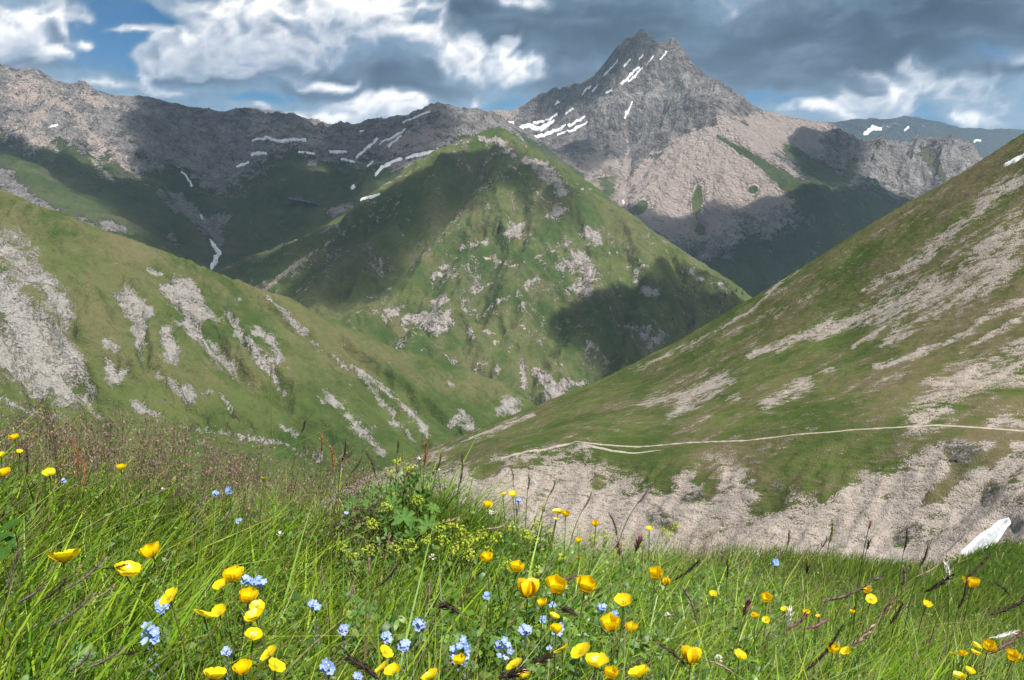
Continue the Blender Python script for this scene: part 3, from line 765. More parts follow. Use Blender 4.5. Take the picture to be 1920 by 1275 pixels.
og = T.oriented(14, 4, 113, 4)
QX, QY = wob(T, PX, PY, 17, 26, 403)
rk = lines_mask(QX, QY, L_, P_, 9)
core = np.clip(rk - .12, -1, .9)
rz = sstep(rk, -.6, .5)
T.Z += rz * ((T.oriented(9, 3.5, 121, 3) - .5) * 7.0 + (ridged(T.X / 5.5, T.Y / 5.5, 3, 123) - .5) * 2.6 - 1.5)
rockm = np.where(rk < -.9, -.12 + .75 * nz + .6 * (og - .55), .40 + .48 * core + .45 * nz)
scr = .15 + .55 * np.clip(rk, -1, .8) + .7 * (og - .45) + .3 * nz
scr = np.where(rk < -.9, -.2, scr)
grn = fbm(T.X / 90, T.Y / 90, 4, 117)
T.build(terrain_mat("left_hill", 3.0, G_MID, [(.13, .122, .113), (.235, .22, .202), (.315, .297, .273), (.40, .38, .352)], [(.255, .24, .218), (.30, .283, .258), (.34, .322, .296), (.385, .366, .338)], .4, speck=.55, contrast=1.15, rough_edge=1.1), [rockm, scr + .16 * (rk > -.9), .55 + .6 * grn - .5 * sstep(PY, 700, 800)], "green grass hill on the left scarred by pale scree gullies")

# ------------------------------------------------ right hill with the eroded ravine wall under the path
def geo(a, b, s0, s1):
    out = [a]
    while out[-1] < b:
        out.append(out[-1] + s0 + (s1 - s0) * (out[-1] - a) / (b - a))
    return np.array(out)
T = Terrain("right_hill", np.arange(-120, 255, .75), geo(96, 470, .5, 1.4))
PATH = [(880, 868, 222), (960, 848, 216), (1030, 838, 212), (1085, 828, 208), (1130, 834, 204), (1200, 838, 199), (1290, 830, 190), (1400, 826, 180), (1500, 814, 172), (1600, 806, 165), (1700, 800, 158), (1760, 797, 155), (1840, 802, 151), (1920, 808, 147), (2100, 815, 138)]
def off(line, dy, dY):
    return [(a, b + dy, c_ + dY) for a, b, c_ in line]
T.fit([[(700, 900, 360), (800, 852, 356), (900, 810, 350), (1000, 768, 344), (1120, 716, 336), (1250, 652, 326), (1400, 566, 312), (1500, 503, 301), (1650, 408, 285), (1800, 328, 269), (1920, 250, 255), (2060, 170, 240), (2300, 60, 225)]],
      [PATH, [(1000, 815, 262), (1120, 770, 262), (1200, 770, 242)], [(1200, 720, 290), (1300, 760, 225), (1300, 690, 268)], [(1400, 700, 228), (1420, 620, 268)], [(1550, 730, 192), (1600, 620, 226), (1600, 520, 253)], [(1750, 700, 178), (1760, 580, 205), (1750, 450, 238)],
       [(1900, 700, 167), (1900, 580, 187), (1900, 460, 208), (1910, 340, 233)], [(2100, 700, 152), (2150, 400, 196)],
       [(880, 905, 212), (960, 905, 205), (1050, 885, 202), (1150, 880, 193), (1300, 870, 180), (1450, 866, 168), (1600, 860, 157), (1750, 850, 148), (1920, 850, 138)],
       [(860, 990, 196), (960, 985, 190), (1100, 985, 182), (1250, 985, 170), (1400, 985, 158), (1550, 990, 147), (1700, 990, 138), (1800, 970, 134), (1920, 930, 128)],
       [(860, 1090, 180), (1100, 1085, 166), (1400, 1090, 143), (1700, 1090, 124), (1800, 1050, 123), (1920, 1010, 117), (2100, 1000, 110)]],
      back=(.12, .75), n=2, kind='lin')
PX, PY = T.px()
cl = sstep(PY, 845, 900)
pth = 1 - .75 * sstep(dist_line(PX, PY, [(a_, b_, 30) for a_, b_, _ in PATH[3:]]), -.3, .6)
T.Z += (T.oriented(20, 4, 131, 4) - .5) * (1.8 * pth + 1.4 * cl)
T.Z += (fbm(T.X / 12, T.Y / 12, 4, 133) * (.6 + .7 * cl) + (T.oriented(6, 4, 135, 4) - .5) * (.6 + 2.0 * cl)) * pth
T.Z += .34 * np.clip(fbm(T.X / 1.9, T.Y / 1.9, 3, 137), -.15, 1) * pth + cl * (.5 * fbm(T.X / 3.2, T.Y / 3.2, 4, 139, .62) + .35 * (ridged(T.X / 2.0, T.Y / 2.0, 3, 140) - .5))
PX, PY = T.px()
calm = sstep(dist_poly(PX, PY, [(1790, 1050), (1830, 1000), (1890, 960), (1910, 985), (1880, 1040)], 14), -1.2, .3)
T.Z = T.Z * (1 - calm) + (T.Z0 - .3) * calm
PATH3 = np.array([at(*q) for q in densify(PATH[3:], 24)])
bd = np.full(T.X.shape, 1e9); bz = np.zeros(T.X.shape)
for p_ in PATH3:
    d_ = np.hypot(T.X - p_[0], T.Y - p_[1]); k_ = d_ < bd
    bz[k_] = p_[2]; bd[k_] = d_[k_]
bw = 1 - sstep(bd, 1.2, 7.0)
T.Z = T.Z * (1 - bw) + (T.Z0 * sstep(bd, .6, 3.0) + bz * (1 - sstep(bd, .6, 3.0))) * bw
T_rh = T
PX, PY = T.px()
nz = fbm(T.X / 6, T.Y / 6, 5, 141)
nl = fbm(T.X / 22, T.Y / 22, 4, 143)
# fall-line streaks across the hillside (crest to lower left)
q = (PX - 960) * .86 + (PY - 640) * .5
r_ = (PY - 640) * .86 + (PX - 960) * .5
stk = ridged(q / 420, r_ / 34, 4, 147)
L_ = [[(1920, 430, 26), (1800, 520, 22), (1680, 570, 20), (1580, 610, 14), (1480, 640, 8), (1400, 668, 3)], [(1895, 500, 20), (1800, 555, 18), (1720, 600, 12), (1650, 650, 4)], [(1760, 545, 8), (1600, 655, 3)], [(1920, 680, 28), (1830, 710, 32), (1760, 740, 34), (1720, 785, 20)], [(1360, 712, 12), (1300, 740, 14), (1255, 780, 7)],
      [(1300, 735, 8), (1195, 762, 4)], [(1510, 722, 14), (1440, 758, 12)], [(1560, 600, 8), (1460, 660, 5)], [(1620, 545, 5), (1700, 500, 8), (1790, 430, 10), (1920, 330, 14)], [(1860, 790, 10), (1920, 785, 20)], [(1000, 775, 3), (900, 815, 5), (790, 860, 4)], [(1100, 835, 10), (1020, 850, 12), (930, 862, 8)],
      [(1490, 505, 4), (1400, 590, 3), (1200, 690, 2)], [(1385, 740, 4), (1360, 755, 3)], [(1560, 690, 4), (1500, 710, 3)], [(1920, 560, 6), (1780, 640, 5), (1640, 690, 4)], [(1920, 590, 5), (1800, 660, 4)]]
QX, QY = wob(T, PX, PY, 15, 12, 405)
rk = lines_mask(QX, QY, L_)
scr = .30 + .42 * np.clip(rk, -1, .9) + .45 * nz + .5 * (stk - .55)
scr = np.where(rk < -.95, -.14 + .45 * nz + 1.1 * (stk - .55) + .25 * nl, scr + .08)
# ravine wall: bare below an uneven edge, with green tongues
edge = np.interp(PX, [700, 860, 900, 1000, 1080, 1180, 1230, 1330, 1420, 1480, 1560, 1640, 1700, 1760, 1850, 1920, 2300], [880, 876, 895, 868, 852, 900, 905, 872, 900, 950, 915, 880, 862, 838, 832, 828, 830])
wall = (PY - edge) / 26 + 1.1 * nz + .8 * nl
wall = np.clip(wall, -1.5, 1.2)
tong = lines_mask(PX, PY, [[(1440, 890, 26), (1450, 940, 30), (1410, 960, 12)], [(1330, 890, 26), (1330, 930, 14)], [(1240, 890, 24), (1250, 920, 10)], [(1830, 860, 22), (1790, 890, 20), (1760, 925, 20), (1735, 940, 10)], [(1880, 840, 18), (1850, 870, 16)], [(1700, 880, 8)], [(1660, 930, 7)], [(1560, 900, 30), (1540, 930, 10)], [(1120, 905, 18)], [(1900, 900, 10)], [(900, 890, 12), (930, 875, 14)]])
wall = np.maximum(np.where(tong > 0, wall - 2.2 * tong - .5, wall), -1.5)
scr = np.where(PY > 826, np.maximum(scr * .7, .42 + .42 * wall), scr)
rk2 = lines_mask(PX, PY, [[(1790, 845, 18), (1825, 850, 16), (1800, 865, 14)], [(1860, 915, 14), (1850, 935, 12)], [(1285, 935, 8), (1310, 930, 10)], [(1230, 970, 16), (1260, 985, 12)], [(1690, 1010, 14), (1720, 990, 10)], [(1915, 940, 12)], [(1460, 910, 6)]])
rockm = np.where(rk2 > -.3, .4 + .5 * rk2 + .3 * nz, -.45)
scr = np.where(rk2 > -.2, scr - .8 * np.clip(rk2 + .3, 0, 1), scr)
dry = .46 + .55 * nl + .45 * (stk - .5) + .25 * sstep(PX, 1500, 1900)
T.build(terrain_mat("right_hill", .50, [(.050, .078, .019), (.094, .114, .034), (.128, .106, .057), (.028, .040, .013)], [(.035, .033, .031), (.10, .095, .088), (.19, .18, .165), (.30, .28, .26)], [(.22, .183, .157), (.295, .25, .216), (.36, .31, .27), (.44, .385, .34)], .55, speck=.8, gbump=.55, rough_edge=1.25, aniso=(-25, 3.2)),
        [rockm, scr, dry], "steep green and stony hillside on the right above the ravine")

# ---------------------------------------------------------------- path and snow patches, draped as their own thin bodies
def drape(T, name, mat, lines, polys=(), step=2.0, thick=1.0, wob_amp=2.0, wob_wl=20.0, seed=0, pad=1.6, soft=4.0, lift=0.0, edge=.25, **tags):
    wl = [p for l in lines for p in l] + [(x, y, soft) for p in polys for (x, y) in p]
    hp = []
    for (x, y, w) in wl:
        for ex, ey in ((-1, 0), (1, 0), (0, -1), (0, 1), (0, 0)):
            h = T.hit(x + ex * w * pad, y + ey * w * pad)
            if h is not None:
                hp.append(h)
    if len(hp) < 2:
        print("drape failed", name, lines); return None
    hp = np.array(hp)
    med = np.median(hp[:, 1]); hp = hp[np.abs(hp[:, 1] - med) < .35 * med]
    x0, y0 = hp[:, :2].min(0) - 2 * step; x1, y1 = hp[:, :2].max(0) + 2 * step
    xs = np.arange(x0, x1 + step, step); ys = np.arange(y0, y1 + step, step)
    if len(xs) * len(ys) > 400000:
        print("drape too big", name, len(xs), len(ys)); return None
    X, Y = np.meshgrid(xs, ys)
    Z = T.height(X, Y)
    PX, PY = project(X, Y, Z)
    PX = PX + wob_amp * fbm(X / wob_wl, Y / wob_wl, 4, seed, .6); PY = PY + wob_amp * fbm(X / wob_wl + 9, Y / wob_wl, 4, seed + 1, .6)
    m = lines_mask(PX, PY, lines, polys, soft)
    m = m + .4 * fbm(PX / 7, PY / 3.5, 3, seed + 2) * (len(polys) == 0)
    up = np.clip(m, -.6, edge) / edge
    Zs = Z + thick * up + lift
    ny, nx = X.shape
    idx = np.arange(nx * ny).reshape(ny, nx)
    F = np.stack([idx[:-1, :-1], idx[:-1, 1:], idx[1:, 1:], idx[1:, :-1]], -1).reshape(-1, 4)
    F = F[(m.ravel()[F] > -.12).any(1)]
    if not len(F):
        print("drape empty", name, lines); return None
    used = np.unique(F); re = np.zeros(nx * ny, np.int64); re[used] = np.arange(len(used))
    me = mesh_np(name, np.stack([X, Y, Zs], -1).reshape(-1, 3)[used], re[F], mat)
    return add_obj(name, me, **tags)

m_path, N = new_mat("trodden_path")
pos = N.n('ShaderNodeNewGeometry').outputs['Position']
n1 = N.noise(pos, .9, 5, .65); n2 = N.noise(pos, 6.0, 3, .6)
finish(N, N.ramp(N.math('ADD', N.math('MULTIPLY', n1, .6), N.math('MULTIPLY', n2, .4)), [(.34, (.22, .18, .15)), (.5, (.34, .29, .25)), (.66, (.43, .375, .325))]), .95, n2, .5, .12, spec=.05)
def ribbon(T, line, width, seed):
    """strip following the hillside: dense points along the walked line, five across"""
    C = []
    for (px, py, Y) in densify(line, 14):
        p = at(px, py, Y)
        C.append((p[0], p[1]))
    C = np.array(C)
    s_ = np.concatenate([[0], np.cumsum(np.hypot(*np.diff(C, axis=0).T))])
    q = np.arange(0, s_[-1], .4)
    C = np.stack([np.interp(q, s_, C[:, 0]), np.interp(q, s_, C[:, 1])], -1)
    tg = np.gradient(C, axis=0); tg /= np.linalg.norm(tg, axis=1)[:, None]
    nrm = np.stack([-tg[:, 1], tg[:, 0]], -1)
    C = C + nrm * (.35 * fbm(q / 9, q * 0, 3, seed))[:, None]
    V = []
    n = len(q)
    for k, o in enumerate((-1, -.55, 0, .55, 1)):
        w = width * .5 * (1 + .45 * fbm(q / 3 + k * 7, q * 0 + k, 3, seed + 1)) * np.minimum(1, .25 + np.minimum(q, q[-1] - q) / 6)
        P = C + nrm * (o * w)[:, None]
        V.append(np.stack([P[:, 0], P[:, 1], T.height(P[:, 0], P[:, 1]) + (.0 if abs(o) == 1 else .05)], -1))
    V = np.stack(V, 1)
    V[:, 1:4, 2] = np.maximum(V[:, 1:4, 2], V[:, 2:3, 2])
    idx = np.arange(n * 5).reshape(n, 5)
    F = np.stack([idx[:-1, :-1], idx[1:, :-1], idx[1:, 1:], idx[:-1, 1:]], -1).reshape(-1, 4)
    return V.reshape(-1, 3), F
v1 = ribbon(T_rh, PATH[3:], 1.0, 301)
v2 = ribbon(T_rh, [(1090, 829, 207), (1102, 838, 205), (1150, 846, 200), (1240, 850, 192)], .55, 305)
v3 = ribbon(T_rh, [(1085, 828, 208), (1030, 840, 211), (930, 862, 217)], .9, 309)
for v_, lab in ((v1, "pale trodden footpath crossing the right hillside"), (v2, "thin lower branch of the hillside path"), (v3, "bare earthy track leading down from the bend of the path")):
    add_obj("path", mesh_np("path", v_[0], v_[1], m_path), kind='structure', label=lab, cat="path")

m_snow, N = new_mat("old_snow")
pos = N.n('ShaderNodeNewGeometry').outputs['Position']
n1 = N.noise(pos, .12, 5, .6); n2 = N.noise(pos, .9, 4, .6)
finish(N, N.ramp(N.math('ADD', N.math('MULTIPLY', n1, .5), N.math('MULTIPLY', n2, .5)), [(.32, (.42, .41, .40)), (.46, (.62, .62, .62)), (.62, (.76, .77, .78))]), .6, n2, .35, .5, spec=.3)
SG = "old snow patches"
SNOW = [
 (T_left, [[(472, 264, 3.5), (500, 259, 5), (526, 266, 6), (550, 262, 5), (574, 263, 3.5)]], "long ragged snow field below the ridge crest above the green knoll"),
 (T_left, [[(470, 290, 4), (484, 288, 5), (499, 288, 3)]], "short snow patch under the long snow field"),
 (T_left, [[(444, 313, 4), (455, 310, 4), (466, 305, 3.5)]], "small snow remnant on the scree left of the green knoll"),
 (T_left, [[(338, 321, 2.5), (350, 331, 5), (360, 349, 4.5)]], "curved snow tongue high in the dark ravine"),
 (T_left, [[(394, 450, 4), (400, 462, 7), (410, 474, 10), (405, 488, 11), (397, 503, 7)]], "large snow tongue filling the ravine bottom"),
 (T_left, [[(377, 404, 4), (379, 410, 4)]], "tiny snow speck in the middle of the ravine"),
 (T_left, [[(92, 237, 2.5), (108, 237, 3.5)]], "lone white snow speck on the scree near the top left"),
 (T_left, [[(668, 296, 4), (690, 277, 5), (707, 260, 3)]], "steep thin snow streak left of the pointed summit"),
 (T_left, [[(712, 270, 2), (735, 258, 4), (760, 243, 3)]], "second slanting snow streak nearer the pointed summit"),
 (T_left, [[(618, 285, 3), (634, 286, 3), (650, 285, 2)]], "thin flat snow strip on the grey basin floor"),
 (T_left, [[(705, 328, 6), (716, 314, 6), (732, 306, 5), (752, 298, 4)]], "forked snow patch at the foot of the grey scree"),
 (T_left, [[(762, 297, 4), (785, 291, 7), (805, 287, 6), (822, 281, 3)]], "wide snow field on the scree below the pointed summit"),
 (T_left, [[(834, 279, 3), (850, 272, 3), (866, 265, 2)]], "narrow snow strip right of the wide snow field"),
 (T_left, [[(755, 231, 2), (780, 220, 2.5), (806, 209, 2.5)]], "thin snow line just under the pointed summit crest"),
 (T_left, [[(676, 247, 3), (682, 246, 3)]], "tiny snow dot on the grey ridge face"),
 (T_mid, [[(677, 375, 3), (695, 371, 5), (713, 364, 2.5)]], "white snow sliver at the head of the green gully"),
 (T_left, [[(660, 356, 4), (665, 350, 4)]], "small snow spot in the stream gully"),
 (T_peak, [[(902, 223, 4), (930, 227, 4), (962, 231, 3.5)]], "flat snow band on the pass left of the main peak"),
 (T_peak, [[(970, 241, 5), (992, 236, 8), (1013, 243, 9), (1038, 226, 5)]], "broad snow field in the bowl left of the main peak"),
 (T_peak, [[(984, 263, 4), (1017, 254, 7), (1050, 242, 6), (1080, 229, 5), (1096, 218, 3)]], "long curved snow ramp under the main peak cliffs"),
 (T_peak, [[(996, 275, 4), (1013, 281, 4)]], "lowest small snow patch in the bowl of the main peak"),
 (T_peak, [[(1132, 142, 2.5), (1146, 128, 3.5), (1159, 112, 2.5)]], "leftmost snow streak on the summit flank"),
 (T_peak, [[(1166, 156, 5), (1182, 141, 5), (1198, 126, 4)]], "thick snow streak in the summit gully"),
 (T_peak, [[(1180, 153, 3), (1196, 137, 4), (1206, 127, 2.5)]], "thinner snow streak beside the thick summit one"),
 (T_peak, [[(1170, 126, 4), (1176, 117, 4), (1181, 111, 2.5)]], "short snow fleck just under the summit"),
 (T_peak, [[(1214, 120, 2.5), (1225, 105, 2.5)]], "upper snow streak between the two summit heads"),
 (T_peak, [[(1239, 112, 2), (1248, 97, 2.5)]], "highest snow streak right of the notch"),
 (T_peak, [[(1091, 178, 3.5), (1107, 162, 3.5)]], "snow fleck on the jagged left shoulder of the main peak"),
 (T_peak, [[(1136, 175, 3), (1146, 170, 3.5)]], "oval snow spot in the middle of the grey cliff"),
 (T_peak, [[(1172, 221, 5), (1177, 207, 5), (1186, 193, 3)]], "upright snow patch at the top of the long white chute"),
 (T_peak, [[(1168, 377, 4), (1169, 381, 3)]], "last snow dot at the bottom of the long white chute"),
 (T_peak, [[(1040, 196, 3), (1048, 190, 3)]], "small snow fleck under the jagged shoulder"),
 (T_peak, [[(1000, 232, 3), (1030, 224, 4), (1044, 214, 3)]], "thin upper snow streak across the bowl left of the main peak"),
 (T_peak, [[(1045, 253, 3), (1075, 243, 4), (1100, 230, 3)]], "thin snow streak parallel to the long curved ramp"),
 (T_peak, [[(1110, 172, 3), (1122, 160, 3)]], "narrow snow sliver below the leftmost summit streak"),
 (T_peak, [[(1198, 112, 3), (1206, 102, 3)]], "tiny snow sliver just below the summit block"),
 (T_peak, [[(1060, 212, 3), (1074, 203, 3)]], "small snow sliver on the slope under the jagged shoulder"),
 (T_left, [[(640, 300, 3), (664, 303, 3)]], "small snow strip low in the grey basin"),
 (T_left, [[(728, 275, 3), (742, 264, 3), (752, 255, 3)]], "fine snow line between the two slanting streaks and the summit"),
 (T_left, [[(690, 312, 3), (700, 304, 3)]], "snow crumb left of the forked snow patch"),
 (T_left, [[(560, 285, 3), (590, 290, 3)]], "faint snow strip on the crest of the green knoll"),
 (T_far, [[(1622, 252, 5), (1636, 240, 7), (1652, 243, 4)]], "snow patch on the dark distant ridge"),
 (T_far, [[(1696, 245, 3.5), (1704, 239, 3.5)]], "small snow dot below the highest point of the distant ridge"),
 (T_far, [[(1826, 266, 3), (1838, 264, 3)]], "rightmost snow dot on the distant ridge"),
 (T_rh, [[(1883, 311, 4), (1903, 301, 5), (1930, 288, 5)]], "snow strip near the top edge of the right hillside"),
]
for i, (T, ls, lab) in enumerate(SNOW):
    ls = [[(x, y, w * (.44 if T in (T_peak, T_left) else .52)) for x, y, w in l] for l in ls]
    far = {T_far: (8.0, 14, 120, 4), T_peak: (2.2, 4, 30, 4.5), T_left: (2.2, 4, 30, 4.5), T_mid: (1.6, 3, 30, 3), T_rh: (.35, .7, 4, 4)}[T]
    drape(T, "snow_patch", m_snow, ls, step=far[0], thick=far[1], wob_amp=far[3], wob_wl=far[2], seed=500 + 7 * i, label=lab, cat="snow", group=SG)
drape(T_rh, "snow_patch", m_snow, [], [[(1800, 1036), (1830, 1007), (1858, 986), (1872, 975), (1891, 971), (1894, 980), (1882, 998), (1873, 1016), (1845, 1030), (1810, 1042)]], step=.22, thick=.35, wob_amp=4, wob_wl=3, seed=777, soft=6, edge=.6,
      label="bright snow patch left on the ravine wall by the green mound", cat="snow", group=SG)

# ---------------------------------------------------------------- clouds overhead whose shadows lie on the mountains
CLOUD_Z = 1180.0
m_cloud, N = new_mat("cloud_vapour")
vol = N.n('ShaderNodeVolumePrincipled')
vol.inputs['Color'].default_value = (.97, .98, 1, 1); vol.inputs['Density'].default_value = .016; vol.inputs['Anisotropy'].default_value = .5
o_ = N.n('ShaderNodeOutputMaterial'); N.link(vol.outputs[0], o_.inputs['Volume'])

def cloud(T, poly, seed, soft=70.0, hgt=170.0, step=28.0, hole=None, label=None, wobm=60.0):
    P = []
    def tocl(p):
        h = T.hit(*p)
        if h is None:
            for dy in (4, 8, 14, 22, 34):
                h = T.hit(p[0], p[1] + dy)
                if h is not None: break
        if h is None: return None
        t = (CLOUD_Z - h[2]) / SUN[2]
        return (h[0] + SUN[0] * t, h[1] + SUN[1] * t)
    P = [q for q in (tocl(p) for p in poly) if q is not None]
    H = [q for q in (tocl(p) for p in hole) if q is not None] if hole else None
    A = np.array(P)
    xs = np.arange(A[:, 0].min() - 300, A[:, 0].max() + 300, step); ys = np.arange(A[:, 1].min() - 300, A[:, 1].max() + 300, step)
    X, Y = np.meshgrid(xs, ys)
    QX = X + wobm * fbm(X / 260, Y / 260, 4, seed, .6); QY = Y + wobm * fbm(X / 260 + 9, Y / 260, 4, seed + 1, .6)
    f = dist_poly(QX, QY, P, soft)
    if H: f = np.minimum(f, -dist_poly(QX, QY, H, soft))
    f = f * .45 + .40 + .36 * fbm(X / 150, Y / 150, 5, seed + 2, .6)
    f = np.clip(f, 0, 1)
    top = CLOUD_Z + hgt * np.sqrt(f) * (1 + .35 * fbm(X / 120, Y / 120, 4, seed + 3)); bot = CLOUD_Z - .12 * hgt * np.sqrt(f)
    ny, nx = X.shape
    idx = np.arange(nx * ny).reshape(ny, nx)
    F = np.stack([idx[:-1, :-1], idx[:-1, 1:], idx[1:, 1:], idx[1:, :-1]], -1).reshape(-1, 4)
    F = F[(f.ravel()[F] > 0).any(1)]
    edge = (f.ravel() <= 0)
    n = nx * ny
    Fb = np.where(edge[F], F, F + n)[:, ::-1]
    V = np.concatenate([np.stack([X, Y, top], -1).reshape(-1, 3), np.stack([X, Y, bot], -1).reshape(-1, 3)])
    V[:n][edge, 2] = CLOUD_Z
    F = np.concatenate([F, Fb])
    used = np.unique(F); re = np.zeros(2 * n, np.int64); re[used] = np.arange(len(used))
    me = mesh_np("cloud", V[used], re[F], m_cloud)
    add_obj("cloud", me, kind="stuff", label=label, cat="cloud")

cloud(T_left, [(262, 235), (285, 182), (330, 190), (450, 198), (560, 220), (640, 240), (710, 228), (800, 200), (840, 235), (800, 290), (720, 320), (680, 350), (664, 385), (600, 430), (520, 470), (430, 520), (400, 515), (330, 480), (290, 440), (190, 370), (90, 310), (0, 285), (-100, 260), (-60, 245), (30, 280), (130, 300), (200, 335), (270, 345), (280, 290)],
      11, hole=[(535, 318), (600, 302), (650, 322), (640, 342), (580, 345)], label="wide grey cloud bank hanging over the left ridge")
cloud(T_mid, [(420, 520), (520, 482), (600, 440), (680, 400), (760, 362), (850, 312), (935, 285), (955, 300), (930, 340), (870, 390), (800, 420), (758, 455), (735, 505), (700, 550), (610, 565), (560, 555), (640, 480), (560, 505), (480, 545)], 21, soft=55, wobm=50, label="long cloud shading the left flank of the centre hill")
cloud(T_mid, [(955, 332), (1030, 322), (1055, 342), (1000, 356)], 31, soft=30, hgt=110, wobm=30, label="small cloud puff above the centre hill's upper step")
cloud(T_mid, [(1028, 380), (1048, 352), (1085, 362), (1068, 392)], 35, soft=30, hgt=110, wobm=20, label="small cloud puff above the rocky knoll of the centre hill")
cloud(T_peak, [(1175, 398), (1250, 425), (1330, 404), (1400, 412), (1480, 375), (1560, 375), (1650, 352), (1720, 380), (1730, 500), (1520, 600), (1380, 600), (1290, 520), (1215, 450)], 41, soft=70, label="broad cloud shading the foot of the main peak")
cloud(T_mid, [(1125, 592), (1180, 580), (1280, 540), (1340, 555), (1420, 595), (1350, 640), (1270, 690), (1230, 740), (1160, 745), (1195, 690), (1140, 650)], 51, soft=60, wobm=130, label="cloud above the lower right flank of the centre hill")
cloud(T_peak, [(1010, 185), (1120, 145), (1170, 78), (1203, 66), (1222, 85), (1190, 120), (1130, 165), (1060, 205)], 61, soft=45, hgt=130, label="cloud over the summit of the main peak")
cloud(T_peak, [(1050, 285), (1105, 268), (1150, 290), (1110, 318)], 71, soft=40, hgt=110, wobm=40, label="cloud puff above the bowl of the main peak")
cloud(T_peak, [(1500, 255), (1585, 245), (1615, 300), (1595, 345), (1520, 330)], 81, soft=60, label="cloud over the cliffs right of the main peak")

# ---------------------------------------------------------------- haze: the valley air
hz = bpy.data.meshes.new("haze")
x0, x1, y0, y1, z0, z1 = -9000, 11000, -300, 11800, -2200, 1010
hz.from_pydata([(x0, y0, z0), (x1, y0, z0), (x1, y1, z0), (x0, y1, z0), (x0, y0, z1), (x1, y0, z1), (x1, y1, z1), (x0, y1, z1)], [],
               [(0, 3, 2, 1), (4, 5, 6, 7), (0, 1, 5, 4), (1, 2, 6, 5), (2, 3, 7, 6), (3, 0, 4, 7)])
m_haze, N = new_mat("haze")
vol = N.n('ShaderNodeVolumePrincipled')
vol.inputs['Color'].default_value = (.60, .80, 1.0, 1); vol.inputs['Density'].default_value = 3.9e-5; vol.inputs['Anisotropy'].default_value = .1
o_ = N.n('ShaderNodeOutputMaterial'); N.link(vol.outputs[0], o_.inputs['Volume'])
hz.materials.append(m_haze)
add_obj("haze", hz, kind="stuff", label="thin pale blue haze filling the valley air", cat="haze")

# ---------------------------------------------------------------- foreground meadow
def softplus(v, k):
    return np.logaddexp(0, np.asarray(v) / k) * k

def ground(x, y):
    x = np.asarray(x, float); y = np.asarray(y, float)
    z = -.63 + .05 * sstep(-x, .5, 1.3) - .15 * x - .31 * y - .17 * softplus(x, .12)
    t = x / np.maximum(y, .3)
    yc = np.interp(t, [-1.2, -.7, -.3, 0, .12, .27, .42, .55, .74, 1.2], [1.85, 1.9, 2.3, 2.6, 3.0, 4.6, 7.0, 10.0, 15.0, 18.0])
    z = z - .62 * softplus(y - yc, .28)
    z = z + (.075 + .045 * sstep(-x, .25, .6)) * np.exp(-((y - 2.15) / .55) ** 2) * sstep(.45 - x, 0, .5)          # swell along the brow
    z = z + .15 * np.exp(-((x + .27) ** 2 / .055 + (y - 2.15) ** 2 / .07))          # tussock on the brow
    z = z + .10 * np.exp(-((x + 1.35) ** 2 / .3 + (y - 1.7) ** 2 / .2))
    z = z + 1.15 * np.exp(-((x - 11.5) ** 2 / 10 + (y - 14.0) ** 2 / 14))          # mound on the right
    z = z + .030 * fbm(x * 1.7, y * 1.7, 4, 201) + .018 * fbm(x * 6, y * 6, 3, 203)
    return z

def on_ray(px, py, h, ymax=22.0):
    """point along a pixel's line of sight that stands h above the meadow (taller if that lies beyond ymax)"""
    a, y, z = ray(px, py)
    Ys = np.geomspace(.3, 22, 900)
    d = z / y * Ys - ground(a / y * Ys, Ys) - h
    k = np.where(d <= 0)[0]
    if len(k):
        Y = Ys[k[0]]
    else:
        Y = Ys[np.argmin(np.abs(d[:520]))]
    Y = min(Y, ymax)
    return np.array([a / y * Y, Y, z / y * Y])

gx = np.concatenate([np.arange(-9, -2.6, .25), np.arange(-2.6, 3.4, .05), np.arange(3.4, 9, .15), np.arange(9, 34, .4)])
gy = np.concatenate([np.arange(-2.5, .2, .15), np.arange(.2, 4.2, .05), np.arange(4.2, 14, .15), np.arange(14, 62, .6)])
GX, GY = np.meshgrid(gx, gy)
GZ = ground(GX, GY)
ny, nx = GX.shape
idx = np.arange(nx * ny).reshape(ny, nx)
F = np.stack([idx[:-1, :-1], idx[:-1, 1:], idx[1:, 1:], idx[1:, :-1]], -1).reshape(-1, 4)
m_soil, N = new_mat("meadow_soil")
pos = N.n('ShaderNodeNewGeometry').outputs['Position']
n1 = N.noise(pos, 2.2, 5, .6); n2 = N.noise(pos, 22.0, 4, .65); n3 = N.noise(pos, 90.0, 3, .6)
gc = N.mix(N.smooth(n2, .38, .64), (.025, .05, .008), (.06, .105, .016))
gc = N.mix(N.smooth(n1, .5, .7, 0, .6), gc, (.085, .105, .030))
gc = N.mix(N.smooth(n3, .56, .7, 0, .7), gc, (.022, .034, .010))
finish(N, gc, .95, N.math('ADD', n2, N.math('MULTIPLY', n3, .6)), .8, .05, spec=.05)
add_obj("meadow_ground", mesh_np("meadow_ground", np.stack([GX, GY, GZ], -1).reshape(-1, 3), F, m_soil), kind="structure", label="sloping alpine meadow in the foreground", cat="ground")

rng = np.random.default_rng(11)

def leaf_mat(name, col_attr=None, color=None, rough=.45, trans=.4, spec=.35, var=None):
    m, N = new_mat(name)
    c = attr(N, col_attr) if col_attr else (*color, 1)
    if var:
        pos = N.n('ShaderNodeTexCoord').outputs['Object']
        c = N.mix(N.smooth(N.noise(pos, var[0], 4, .6), .35, .65), (*color, 1) if not col_attr else c, var[1])
    finish(N, c, rough, spec=spec, trans=trans)
    return m

M_BLADE = leaf_mat("grass_blade", col_attr='tint', rough=.42, trans=.5, spec=.4)

